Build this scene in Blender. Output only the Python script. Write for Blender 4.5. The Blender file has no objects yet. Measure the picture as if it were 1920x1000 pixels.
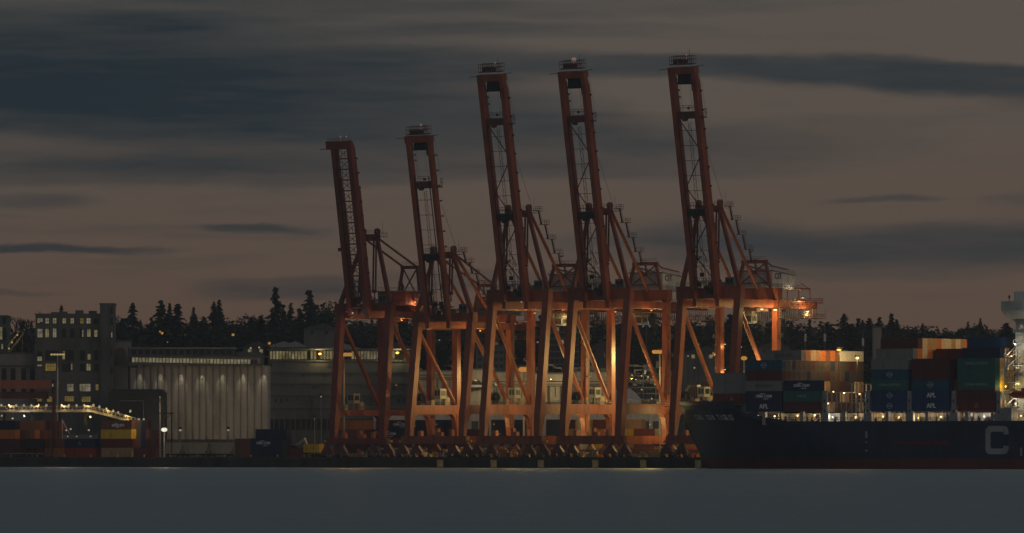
import bpy, bmesh, math, random
from mathutils import Vector, Matrix, Euler
random.seed(7)
R = math.radians
scene = bpy.context.scene
COL = scene.collection
# ------------------------------------------------------------------ camera frame (metres; the camera looks along +Y)
F = 12800.0            # focal length in pixels of the 1920 px wide photograph
HZ = 846.0             # height of the horizon in that photograph
CAM_H = 5.0
TH = R(35.5)           # angle of the quay to the picture plane
CQ, SQ = math.cos(TH), math.sin(TH)
Y0 = 2000.0
X0 = (1262 - 960) / F * Y0
QZ = 3.1               # top of the quay above the water

def W(s, t, z=0.0):
    """quay frame (s along the quay, t landward) to world"""
    return Vector((X0 + CQ * s + SQ * t, Y0 - SQ * s + CQ * t, z))
def S(px, t):
    u = (px - 960) / F
    return (u * (Y0 + CQ * t) - X0 - SQ * t) / (CQ + u * SQ)
def ZP(py, Y): return CAM_H + (HZ - py) * Y / F
def XP(px, Y): return (px - 960) / F * Y
def P(px, py, Y): return Vector((XP(px, Y), Y, ZP(py, Y)))

# ------------------------------------------------------------------ materials
MATS = {}
def paint(name, col, rough=.55, metal=0.0, var=.18, scale=1.2, bump=0.0, grime=.25, spec=.4):
    if name in MATS: return MATS[name]
    m = bpy.data.materials.new(name); m.use_nodes = True
    nt = m.node_tree; b = nt.nodes['Principled BSDF']
    tc = nt.nodes.new('ShaderNodeTexCoord'); mp = nt.nodes.new('ShaderNodeMapping')
    nt.links.new(tc.outputs['Object'], mp.inputs['Vector'])
    mp.inputs['Scale'].default_value = (scale, scale, scale * .35)
    n = nt.nodes.new('ShaderNodeTexNoise'); n.inputs['Scale'].default_value = 1.0
    n.inputs['Detail'].default_value = 6; n.inputs['Roughness'].default_value = .65
    nt.links.new(mp.outputs['Vector'], n.inputs['Vector'])
    cr = nt.nodes.new('ShaderNodeValToRGB')
    e = cr.color_ramp.elements
    dk = [c * (1 - grime) * (1 - var) for c in col]; lt = [min(1, c * (1 + var)) for c in col]
    e[0].position = .3; e[0].color = (*dk, 1); e[1].position = .7; e[1].color = (*lt, 1)
    k = e.new(.45); k.color = (*[c * (1 - var * .4) for c in col], 1)
    nt.links.new(n.outputs['Fac'], cr.inputs['Fac'])
    nt.links.new(cr.outputs['Color'], b.inputs['Base Color'])
    b.inputs['Roughness'].default_value = rough; b.inputs['Metallic'].default_value = metal
    b.inputs['Specular IOR Level'].default_value = spec
    if bump:
        bp = nt.nodes.new('ShaderNodeBump'); bp.inputs['Strength'].default_value = bump
        nt.links.new(n.outputs['Fac'], bp.inputs['Height']); nt.links.new(bp.outputs['Normal'], b.inputs['Normal'])
    MATS[name] = m
    return m
def glow(name, col, strength, vary=0.0, scale=.8):
    if name in MATS: return MATS[name]
    m = bpy.data.materials.new(name); m.use_nodes = True
    nt = m.node_tree; b = nt.nodes['Principled BSDF']
    b.inputs['Base Color'].default_value = (*[c * .3 for c in col], 1)
    b.inputs['Emission Color'].default_value = (*col, 1)
    b.inputs['Emission Strength'].default_value = strength
    if vary:
        tc = nt.nodes.new('ShaderNodeTexCoord'); n = nt.nodes.new('ShaderNodeTexNoise')
        oi = nt.nodes.new('ShaderNodeObjectInfo'); ad = nt.nodes.new('ShaderNodeVectorMath'); ad.operation = 'ADD'
        nt.links.new(tc.outputs['Object'], ad.inputs[0])
        mu = nt.nodes.new('ShaderNodeMath'); mu.operation = 'MULTIPLY'; mu.inputs[1].default_value = 37
        nt.links.new(oi.outputs['Random'], mu.inputs[0]); nt.links.new(mu.outputs[0], ad.inputs[1])
        n.inputs['Scale'].default_value = scale; n.inputs['Detail'].default_value = 3
        nt.links.new(ad.outputs[0], n.inputs['Vector'])
        mr = nt.nodes.new('ShaderNodeMapRange'); mr.inputs['From Min'].default_value = .3; mr.inputs['From Max'].default_value = .7
        mr.inputs['To Min'].default_value = strength * (1 - vary); mr.inputs['To Max'].default_value = strength * (1 + vary * .6)
        nt.links.new(n.outputs['Fac'], mr.inputs['Value'])
        nt.links.new(mr.outputs[0], b.inputs['Emission Strength'])
    MATS[name] = m
    return m

RED = paint('crane_red_paint', (.245, .068, .034), .5, var=.28, scale=.45, grime=.42)
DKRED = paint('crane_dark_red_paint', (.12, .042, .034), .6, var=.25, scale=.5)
STEEL = paint('galvanised_steel', (.16, .16, .16), .5, .5, var=.2)
DARK = paint('dark_steel', (.03, .03, .032), .6, .2)
RUBBER = paint('black_rubber', (.015, .015, .016), .8)
WHITE = paint('white_paint', (.62, .6, .57), .5, scale=.8)
GREY = paint('grey_paint', (.2, .21, .22), .55)
GLASS = paint('dark_window_glass', (.02, .025, .03), .4, var=.1, spec=.4)
CONC = paint('weathered_concrete', (.25, .245, .235), .85, var=.2, scale=.16, bump=.2, grime=.35)
CONCD = paint('dark_stained_concrete', (.135, .142, .14), .9, var=.3, scale=.12, grime=.5)
PALE = paint('pale_metal_cladding', (.40, .37, .32), .65, scale=.3, var=.28, grime=.5)
TIMBER = paint('yellow_painted_fender_board', (.62, .46, .20), .8, var=.3)
ASPH = paint('asphalt', (.05, .05, .05), .9, scale=.1)
SODIUM = glow('sodium_lamp_glow', (1.0, .44, .09), .40)
WARML = glow('warm_lamp_glow', (1.0, .72, .34), .34)
COOLL = glow('white_lamp_glow', (1.0, .87, .64), .25)
PINKL = glow('faint_beacon_glow', (1.0, .6, .5), .16)
WIN = glow('lit_window_yellow', (1.0, .84, .40), .15, .75, .45)
WINP = glow('lit_window_pale', (1.0, .88, .58), .14, .6, .5)
WINO = glow('lit_window_orange', (1.0, .70, .16), .11, .5, .6)

# ------------------------------------------------------------------ mesh builder
class MB:
    def __init__(self): self.v = []; self.f = []
    def quad(self, *p):
        n = len(self.v); self.v += [Vector(q) for q in p]; self.f.append(tuple(range(n, n + len(p)))); return self
    def box(self, x0, x1, y0, y1, z0, z1):
        n = len(self.v)
        self.v += [Vector(p) for p in ((x0,y0,z0),(x1,y0,z0),(x1,y1,z0),(x0,y1,z0),(x0,y0,z1),(x1,y0,z1),(x1,y1,z1),(x0,y1,z1))]
        self.f += [tuple(n + i for i in q) for q in ((3,2,1,0),(4,5,6,7),(0,1,5,4),(1,2,6,5),(2,3,7,6),(3,0,4,7))]
        return self
    def loft(self, secs, cap=True):
        """secs: lists of points of equal length (closed rings)"""
        k = len(secs[0]); n0 = len(self.v)
        for s in secs: self.v += [Vector(p) for p in s]
        for i in range(len(secs) - 1):
            a, b = n0 + i * k, n0 + (i + 1) * k
            for j in range(k):
                self.f.append((a + j, a + (j + 1) % k, b + (j + 1) % k, b + j))
        if cap:
            self.f.append(tuple(n0 + j for j in reversed(range(k))))
            m = n0 + (len(secs) - 1) * k
            self.f.append(tuple(m + j for j in range(k)))
        return self
    def rects(self, secs):
        """secs: (centre, wx, wy) stacked along z"""
        return self.loft([[(c[0]-a/2, c[1]-b/2, c[2]), (c[0]+a/2, c[1]-b/2, c[2]), (c[0]+a/2, c[1]+b/2, c[2]), (c[0]-a/2, c[1]+b/2, c[2])] for c, a, b in secs])
    def beam(self, p0, p1, w, h, up=(0, 0, 1), w1=None, h1=None):
        p0, p1 = Vector(p0), Vector(p1); d = (p1 - p0).normalized(); up = Vector(up)
        if abs(d.dot(up)) > .98: up = Vector((0, 1, 0))
        s = d.cross(up).normalized(); u = s.cross(d).normalized()
        secs = []
        for p, a, b in ((p0, w, h), (p1, w1 or w, h1 or h)):
            secs.append([p - s*a/2 - u*b/2, p + s*a/2 - u*b/2, p + s*a/2 + u*b/2, p - s*a/2 + u*b/2])
        return self.loft(secs)
    def tube(self, p0, p1, r, n=6, r1=None):
        p0, p1 = Vector(p0), Vector(p1); d = (p1 - p0)
        if d.length < 1e-6: return self
        d.normalize(); up = Vector((0, 0, 1)) if abs(d.z) < .95 else Vector((1, 0, 0))
        s = d.cross(up).normalized(); u = s.cross(d)
        r1 = r if r1 is None else r1
        return self.loft([[p + (s * math.cos(2*math.pi*k/n) + u * math.sin(2*math.pi*k/n)) * q for k in range(n)] for p, q in ((p0, r), (p1, r1))])
    def path(self, pts, r, n=4):
        for a, b in zip(pts, pts[1:]): self.tube(a, b, r, n)
        return self
    def prism(self, poly, axis, a, b):
        """poly of 2-D points extruded along axis from a to b"""
        def mk(p, t): return (t, p[0], p[1]) if axis == 'x' else (p[0], t, p[1]) if axis == 'y' else (p[0], p[1], t)
        return self.loft([[mk(p, a) for p in poly], [mk(p, b) for p in poly]])
    def disc(self, c, r, axis, th, n=20):
        c = Vector(c); a = Vector(axis).normalized() * th / 2
        return self.tube(c - a, c + a, r, n)
    def ball(self, c, r, n=8, m=5, sc=(1, 1, 1)):
        c = Vector(c); secs = []
        for i in range(1, m):
            t = math.pi * i / m
            secs.append([c + Vector((math.cos(2*math.pi*k/n)*math.sin(t)*r*sc[0], math.sin(2*math.pi*k/n)*math.sin(t)*r*sc[1], -math.cos(t)*r*sc[2])) for k in range(n)])
        return self.loft(secs)
    def rail(self, p0, p1, h=1.15, step=2.2, r=.05):
        p0, p1 = Vector(p0), Vector(p1); n = max(1, int((p1 - p0).length / step))
        for i in range(n + 1):
            q = p0.lerp(p1, i / n); self.tube(q, q + Vector((0, 0, h)), r, 4)
        for k in (.55, 1.0): self.tube(p0 + Vector((0, 0, h*k)), p1 + Vector((0, 0, h*k)), r, 4)
        return self
    def mesh(self, name, mats):
        me = bpy.data.meshes.new(name); me.from_pydata([tuple(v) for v in self.v], [], self.f)
        bm = bmesh.new(); bm.from_mesh(me); bmesh.ops.recalc_face_normals(bm, faces=bm.faces); bm.to_mesh(me); bm.free()
        for m in (mats if isinstance(mats, (list, tuple)) else [mats]): me.materials.append(m)
        return me
    def build(self, name, mat, parent=None, loc=None, rz=0.0):
        o = bpy.data.objects.new(name, self.mesh(name, mat)); COL.objects.link(o)
        if parent: o.parent = parent
        if loc is not None: o.location = loc
        if rz: o.rotation_euler = (0, 0, rz)
        return o

def tag(o, label=None, cat=None, group=None, kind=None):
    if label: o['label'] = label
    if cat: o['category'] = cat
    if group: o['group'] = group
    if kind: o['kind'] = kind
    return o
def empty(name, loc=(0, 0, 0), rz=0.0, parent=None):
    o = bpy.data.objects.new(name, None); COL.objects.link(o); o.location = loc; o.rotation_euler = (0, 0, rz)
    o.empty_display_size = .5
    if parent: o.parent = parent
    return o
def copy_tree(o, parent=None):
    c = o.copy(); COL.objects.link(c)
    if parent: c.parent = parent
    for ch in list(o.children): copy_tree(ch, c)
    return c
def text_mesh(txt, size, depth=.03, sx=1.0, spacing=1.0):
    cu = bpy.data.curves.new('lettering', 'FONT'); cu.body = txt; cu.size = size; cu.extrude = depth
    cu.align_x = 'CENTER'; cu.align_y = 'CENTER'; cu.space_character = spacing; cu.offset = size * .022
    cu.resolution_u = 3
    o = bpy.data.objects.new('tmp_lettering', cu); COL.objects.link(o); o.scale = (sx, 1, 1)
    dg = bpy.context.evaluated_depsgraph_get(); me = bpy.data.meshes.new_from_object(o.evaluated_get(dg))
    for v in me.vertices: v.co.x *= sx
    bpy.data.objects.remove(o); bpy.data.curves.remove(cu)
    me.materials.clear()
    return me
TXT = {}
def lettering(txt, size, mat, parent, loc, rot=(math.pi/2, 0, 0), sx=1.0, spacing=1.0, name='lettering'):
    k = (txt, size, sx, spacing, mat.name)
    if k not in TXT:
        TXT[k] = text_mesh(txt, size, .03, sx, spacing); TXT[k].materials.append(mat)
    o = bpy.data.objects.new(name, TXT[k]); COL.objects.link(o); o.parent = parent
    o.location = loc; o.rotation_euler = rot
    return o
def add_light(loc, power, col, parent=None, radius=.6, spot=None, aim=None, name='lamp_light'):
    L = bpy.data.lights.new(name, 'SPOT' if spot else 'POINT'); L.energy = power; L.color = col; L.shadow_soft_size = radius
    if spot: L.spot_size = spot; L.spot_blend = .8
    o = bpy.data.objects.new(name, L); COL.objects.link(o); o.location = loc
    if aim is not None: o.rotation_euler = (Vector(aim)).to_track_quat('-Z', 'Y').to_euler()
    if parent: o.parent = parent
    return o
ORD = ['first','second','third','fourth','fifth','sixth','seventh','eighth','ninth','tenth','eleventh','twelfth','thirteenth','fourteenth','fifteenth','sixteenth','seventeenth','eighteenth','nineteenth','twentieth']
SOD = (1.0, .50, .15); WRM = (1.0, .72, .38); YEL = (1.0, .72, .26); AMB = (1.0, .80, .28); WHT = (1.0, .9, .72)

# ------------------------------------------------------------------ camera, render settings
cam = bpy.data.cameras.new('camera'); co = bpy.data.objects.new('camera', cam); COL.objects.link(co)
co.location = (0, 0, CAM_H); co.rotation_euler = (math.pi/2, 0, 0)
cam.sensor_fit = 'HORIZONTAL'; cam.sensor_width = 36; cam.lens = 36 * F / 1920
cam.shift_y = (HZ - 500) / 1920; cam.clip_start = 5; cam.clip_end = 20000
scene.camera = co
scene.view_settings.view_transform = 'Standard'; scene.view_settings.look = 'None'
scene.view_settings.exposure = 0; scene.view_settings.gamma = 1
scene.cycles.use_denoising = True
scene.cycles.max_bounces = 4; scene.cycles.diffuse_bounces = 2; scene.cycles.glossy_bounces = 2
scene.cycles.sample_clamp_indirect = 2.0
scene.cycles.caustics_reflective = False; scene.cycles.caustics_refractive = False

#@@SKY
# ------------------------------------------------------------------ sky: dusk, bands of stratus
SUN_EL, SUN_AZ = R(3.0), R(148)      # the after-glow stands low on the right, a little behind the camera
def make_world():
    w = bpy.data.worlds.new('World'); scene.world = w; w.use_nodes = True
    nt = w.node_tree; nt.nodes.clear()
    N = nt.nodes.new; L = nt.links.new
    def math_(op, a, b=None, c=None):
        n = N('ShaderNodeMath'); n.operation = op
        for i, q in enumerate((a, b, c)):
            if q is None: continue
            if isinstance(q, (int, float)): n.inputs[i].default_value = q
            else: L(q, n.inputs[i])
        return n.outputs[0]
    def mix(fac, a, b):
        n = N('ShaderNodeMix'); n.data_type = 'RGBA'
        for s, q in ((n.inputs[0], fac), (n.inputs[6], a), (n.inputs[7], b)):
            if isinstance(q, (int, float)): s.default_value = q
            elif isinstance(q, tuple): s.default_value = (*q, 1)
            else: L(q, s)
        return n.outputs[2]
    def smooth(x, a, b):
        n = N('ShaderNodeMapRange'); n.interpolation_type = 'SMOOTHSTEP'
        L(x, n.inputs['Value']); n.inputs['From Min'].default_value = a; n.inputs['From Max'].default_value = b
        return n.outputs[0]
    tc = N('ShaderNodeTexCoord'); sp = N('ShaderNodeSeparateXYZ'); L(tc.outputs['Generated'], sp.inputs[0])
    x, y, z = sp.outputs
    az = math_('MULTIPLY', math_('ARCTAN2', x, y), 128.0)          # hundredths of the photograph's pixels from due north
    hyp = math_('SQRT', math_('ADD', math_('MULTIPLY', x, x), math_('MULTIPLY', y, y)))
    el = math_('MULTIPLY', math_('ARCTAN2', z, hyp), 128.0)         # same unit, up from the horizon
    def noise(su, sv, detail, seed, rough=.55):
        cb = N('ShaderNodeCombineXYZ'); L(math_('MULTIPLY', az, su), cb.inputs[0]); L(math_('MULTIPLY', el, sv), cb.inputs[1]); cb.inputs[2].default_value = seed
        n = N('ShaderNodeTexNoise'); n.inputs['Scale'].default_value = 1; n.inputs['Detail'].default_value = detail; n.inputs['Roughness'].default_value = rough
        L(cb.outputs[0], n.inputs['Vector']); return n.outputs['Fac']
    wu = math_('MULTIPLY', math_('SUBTRACT', noise(.35, 1.2, 6, 3.1, .62), .5), 2.0)
    wv = math_('MULTIPLY', math_('SUBTRACT', noise(.30, 1.3, 7, 8.7, .62), .5), .50)
    U = math_('ADD', az, wu); V = math_('ADD', el, wv)
    def blob(px, py, rx, ry, amt, slope=0.0, soft=(1.15, .35)):
        cx, cy = (px - 960) / 100, (HZ - py) / 100; rx /= 100; ry /= 100
        du = math_('SUBTRACT', U, cx)
        dv = math_('SUBTRACT', math_('SUBTRACT', V, cy), math_('MULTIPLY', du, slope))
        d = math_('ADD', math_('POWER', math_('ABSOLUTE', math_('DIVIDE', du, rx)), 2.0), math_('POWER', math_('ABSOLUTE', math_('DIVIDE', dv, ry)), 2.0))
        return math_('MULTIPLY', smooth(math_('SQRT', d), soft[0], soft[1]), amt)
    blobs = [  # px, py, half length, half height, amount, tilt
        (60, 140, 720, 118, .97, -.005, (1.3, .45)), (520, 165, 560, 105, .80, -.02, (1.35, .3)), (820, 120, 420, 40, .62, -.005, (1.3, .3)),
        (760, 235, 420, 62, .66, 0, (1.3, .3)), (300, 228, 520, 52, .78, 0, (1.3, .3)), (1000, 215, 260, 50, .40, 0),
        (1240, 122, 330, 28, .85, -.01, (1.25, .5)), (1620, 138, 420, 30, .92, -.04, (1.25, .5)), (1860, 152, 330, 34, .90, -.05, (1.25, .5)), (2300, 200, 500, 50, .75, -.05),
        (150, 10, 900, 40, .50, 0), (560, 52, 560, 34, .40, 0), (1150, 14, 560, 22, .36, 0), (1020, 55, 420, 20, .30, .01), (60, 60, 420, 40, .5, 0),
        (1030, 265, 460, 50, .55, 0, (1.4, .2)), (1420, 262, 430, 44, .36, 0, (1.4, .2)), (1230, 312, 460, 34, .25, 0), (1000, 320, 300, 26, .3, 0), (1800, 290, 260, 26, .1, 0),
        (180, 315, 700, 44, .60, 0, (1.4, .2)), (640, 330, 480, 30, .42, 0), (30, 374, 190, 20, .45, 0), (500, 290, 500, 40, .35, 0),
        (480, 432, 150, 11, .62, 0), (300, 440, 420, 16, .2, 0), (60, 470, 260, 12, .82, 0),
        (1655, 373, 130, 11, .55, 0), (1960, 372, 140, 16, .42, 0),
        (1760, 458, 500, 42, .80, 0, (1.3, .4)), (1330, 442, 260, 34, .48, 0), (1560, 500, 440, 30, .42, 0), (2150, 450, 400, 60, .7, 0), (1250, 470, 300, 40, .3, 0),
        (540, 538, 220, 28, .55, 0), (20, 549, 130, 9, .4, 0), (900, 520, 280, 22, .28, 0), (-500, 300, 500, 120, .5, 0), (2500, 60, 500, 60, .4, 0)]
    inv = None
    for bl in blobs:
        k = math_('SUBTRACT', 1.0, blob(*bl)); inv = k if inv is None else math_('MULTIPLY', inv, k)
    streak = smooth(noise(.18, 2.4, 6, 1.7, .6), .38, .72)
    fine = smooth(noise(.6, 5.0, 5, 5.2, .6), .3, .75)
    cover = math_('SUBTRACT', 1.0, inv)
    cover = math_('ADD', cover, math_('MULTIPLY', math_('SUBTRACT', streak, .5), .24))
    cover = math_('ADD', cover, math_('MULTIPLY', math_('SUBTRACT', fine, .5), .12))
    cl = N('ShaderNodeClamp'); L(cover, cl.inputs[0]); cover = cl.outputs[0]
    ramp = N('ShaderNodeValToRGB'); L(math_('DIVIDE', el, 9.0), ramp.inputs[0])
    e = ramp.color_ramp.elements
    stops = [(0, (.100, .057, .039)), (.28, (.103, .066, .047)), (.50, (.102, .076, .059)), (.75, (.101, .083, .068)), (1.0, (.098, .087, .075))]
    e[0].position, e[0].color = stops[0][0], (*stops[0][1], 1); e[1].position, e[1].color = stops[-1][0], (*stops[-1][1], 1)
    for p, c in stops[1:-1]:
        k = e.new(p); k.color = (*c, 1)
    warm = smooth(az, -10, 14)
    base = mix(math_('MULTIPLY', warm, .55), ramp.outputs[0], (.116, .082, .062))
    base = mix(.45, base, ramp.outputs[0])
    cloudc = mix(smooth(az, -9, 6), (.0130, .0235, .0310), (.030, .036, .040))
    low = mix(cover, base, cloudc)
    sky = N('ShaderNodeTexSky'); sky.sky_type = 'NISHITA'; sky.sun_disc = False
    sky.sun_elevation = SUN_EL; sky.sun_rotation = SUN_AZ; sky.altitude = 10; sky.air_density = 1.2; sky.dust_density = 2.0; sky.ozone_density = 3.0
    up = N('ShaderNodeVectorMath'); up.operation = 'SCALE'; L(sky.outputs[0], up.inputs[0]); up.inputs['Scale'].default_value = SKY_K
    high = mix(.7, up.outputs[0], (.108, .132, .152))
    upm = smooth(el, 10.0, 40.0)
    colr = mix(upm, low, high)
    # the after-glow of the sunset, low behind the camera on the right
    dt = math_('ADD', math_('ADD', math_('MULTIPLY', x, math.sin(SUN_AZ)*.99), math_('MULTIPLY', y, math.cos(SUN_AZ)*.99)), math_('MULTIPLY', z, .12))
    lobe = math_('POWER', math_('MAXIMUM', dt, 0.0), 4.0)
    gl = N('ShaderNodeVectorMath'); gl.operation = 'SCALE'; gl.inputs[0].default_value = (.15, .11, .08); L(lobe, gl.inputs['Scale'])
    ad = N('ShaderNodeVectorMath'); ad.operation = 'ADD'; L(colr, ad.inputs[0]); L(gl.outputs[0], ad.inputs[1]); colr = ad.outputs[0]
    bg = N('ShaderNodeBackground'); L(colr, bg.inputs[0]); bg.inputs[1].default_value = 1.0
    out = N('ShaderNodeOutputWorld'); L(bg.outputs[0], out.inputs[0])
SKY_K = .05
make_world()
sl = bpy.data.lights.new('sun', 'SUN'); sl.energy = .09; sl.color = (1.0, .62, .38); sl.angle = R(12)
so = bpy.data.objects.new('sun', sl); COL.objects.link(so)
so.rotation_euler = Vector((-math.sin(SUN_AZ)*math.cos(SUN_EL), -math.cos(SUN_AZ)*math.cos(SUN_EL), -math.sin(SUN_EL)-.06)).to_track_quat('-Z', 'Y').to_euler()

#@@GROUND
# ------------------------------------------------------------------ water, quay, ground, hill
def make_water():
    m = bpy.data.materials.new('harbour_water'); m.use_nodes = True
    nt = m.node_tree; b = nt.nodes['Principled BSDF']
    b.inputs['Base Color'].default_value = (.26, .30, .305, 1); b.inputs['Roughness'].default_value = .32
    b.inputs['IOR'].default_value = 1.33; b.inputs['Specular IOR Level'].default_value = .5
    tc = nt.nodes.new('ShaderNodeTexCoord'); mp = nt.nodes.new('ShaderNodeMapping'); nt.links.new(tc.outputs['Object'], mp.inputs[0])
    mp.inputs['Scale'].default_value = (.05, .09, 1)
    n = nt.nodes.new('ShaderNodeTexNoise'); n.inputs['Scale'].default_value = 1; n.inputs['Detail'].default_value = 9; n.inputs['Roughness'].default_value = .72
    nt.links.new(mp.outputs[0], n.inputs['Vector'])
    bp = nt.nodes.new('ShaderNodeBump'); bp.inputs['Strength'].default_value = 1.0; bp.inputs['Distance'].default_value = 3.0
    mp3 = nt.nodes.new('ShaderNodeMapping'); nt.links.new(tc.outputs['Object'], mp3.inputs[0]); mp3.inputs['Scale'].default_value = (.0045, .016, 1); mp3.inputs['Rotation'].default_value = (0, 0, .12)
    n3 = nt.nodes.new('ShaderNodeTexNoise'); n3.inputs['Scale'].default_value = 1; n3.inputs['Detail'].default_value = 8; n3.inputs['Roughness'].default_value = .6
    nt.links.new(mp3.outputs[0], n3.inputs['Vector'])
    am = nt.nodes.new('ShaderNodeMath'); am.operation = 'MULTIPLY_ADD'; am.inputs[1].default_value = 5.0
    nt.links.new(n3.outputs['Fac'], am.inputs[0]); nt.links.new(n.outputs['Fac'], am.inputs[2])
    nt.links.new(am.outputs[0], bp.inputs['Height']); nt.links.new(bp.outputs[0], b.inputs['Normal'])
    mp2 = nt.nodes.new('ShaderNodeMapping'); nt.links.new(tc.outputs['Object'], mp2.inputs[0]); mp2.inputs['Scale'].default_value = (.02, .004, 1)
    n2 = nt.nodes.new('ShaderNodeTexNoise'); n2.inputs['Scale'].default_value = 1; n2.inputs['Detail'].default_value = 5
    nt.links.new(mp2.outputs[0], n2.inputs['Vector'])
    mr = nt.nodes.new('ShaderNodeMapRange'); mr.inputs['To Min'].default_value = .40; mr.inputs['To Max'].default_value = .54
    nt.links.new(n2.outputs['Fac'], mr.inputs['Value']); nt.links.new(mr.outputs[0], b.inputs['Roughness'])
    mb = MB()
    xs = [-6000, -400, -200, 0, 200, 400, 6000]
    mb.quad((-6000, -400, 0), (6000, -400, 0), (6000, 9000, 0), (-6000, 9000, 0))
    tag(mb.build('water', m), 'smooth grey blue harbour water in front of the quay', 'water', kind='structure')
make_water()
QT = -3.5
def make_quay():
    # one sheet of ground from the quay edge to the foot of the hill, with a wall down into the water
    a, b = -900, 700
    mb = MB()
    p = [W(a, QT, QZ), W(b, QT, QZ), W(b, 900, QZ), W(a, 900, QZ)]
    mb.quad(*p)
    tag(mb.build('ground', ASPH), 'dark asphalt yard of the container terminal', 'ground', kind='structure')
    mb = MB()
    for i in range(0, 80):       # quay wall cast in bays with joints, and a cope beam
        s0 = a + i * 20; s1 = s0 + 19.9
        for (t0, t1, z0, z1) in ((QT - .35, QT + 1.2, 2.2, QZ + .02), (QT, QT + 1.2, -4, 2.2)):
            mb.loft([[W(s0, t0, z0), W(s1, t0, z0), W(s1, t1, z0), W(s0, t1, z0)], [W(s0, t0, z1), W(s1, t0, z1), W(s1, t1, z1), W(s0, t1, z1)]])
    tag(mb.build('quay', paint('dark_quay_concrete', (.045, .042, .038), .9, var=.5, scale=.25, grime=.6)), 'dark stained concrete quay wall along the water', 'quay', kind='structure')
make_quay()
def hill_z(X, Y):
    def ss(t): t = max(0, min(1, t)); return t*t*(3-2*t)
    px = 960 + X / Y * F
    crest = 46 + 5 * math.sin(px / 260.0 + .6) + 3 * math.sin(px / 90.0)
    if px > 1400: crest -= (px - 1400) * .012
    return QZ - .3 + crest * ss((Y - 2420) / 330.0)
def make_hill():
    mb = MB(); nx, ny = 90, 26
    xs = [-620 + 1240 * i / nx for i in range(nx + 1)]; ys = [2380 + 700 * j / ny for j in range(ny + 1)]
    for j in range(ny + 1):
        for i in range(nx + 1):
            mb.v.append(Vector((xs[i], ys[j], hill_z(xs[i], ys[j]) + random.uniform(-.5, .5))))
    for j in range(ny):
        for i in range(nx):
            q = j * (nx + 1) + i; mb.f.append((q, q + 1, q + nx + 2, q + nx + 1))
    tag(mb.build('hill', paint('hillside_soil', (.035, .04, .03), .95, scale=.05)), 'dark wooded hill rising behind the port', 'hill', kind='structure')
make_hill()

def make_haze():
    m = bpy.data.materials.new('added_haze'); m.use_nodes = True; nt = m.node_tree; nt.nodes.clear()
    v = nt.nodes.new('ShaderNodeVolumePrincipled'); o = nt.nodes.new('ShaderNodeOutputMaterial'); nt.links.new(v.outputs[0], o.inputs['Volume'])
    v.inputs['Density'].default_value = 5.5e-5; v.inputs['Color'].default_value = (.80, .88, .95, 1); v.inputs['Anisotropy'].default_value = 0.0  # thin scatter added to lift the dark tones of far things
    tag(MB().box(-900, 900, -60, 3200, -5, 190).build('haze', m), 'thin added haze lifting the dark tones over the harbour', 'haze', kind='stuff')
make_haze()

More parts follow.
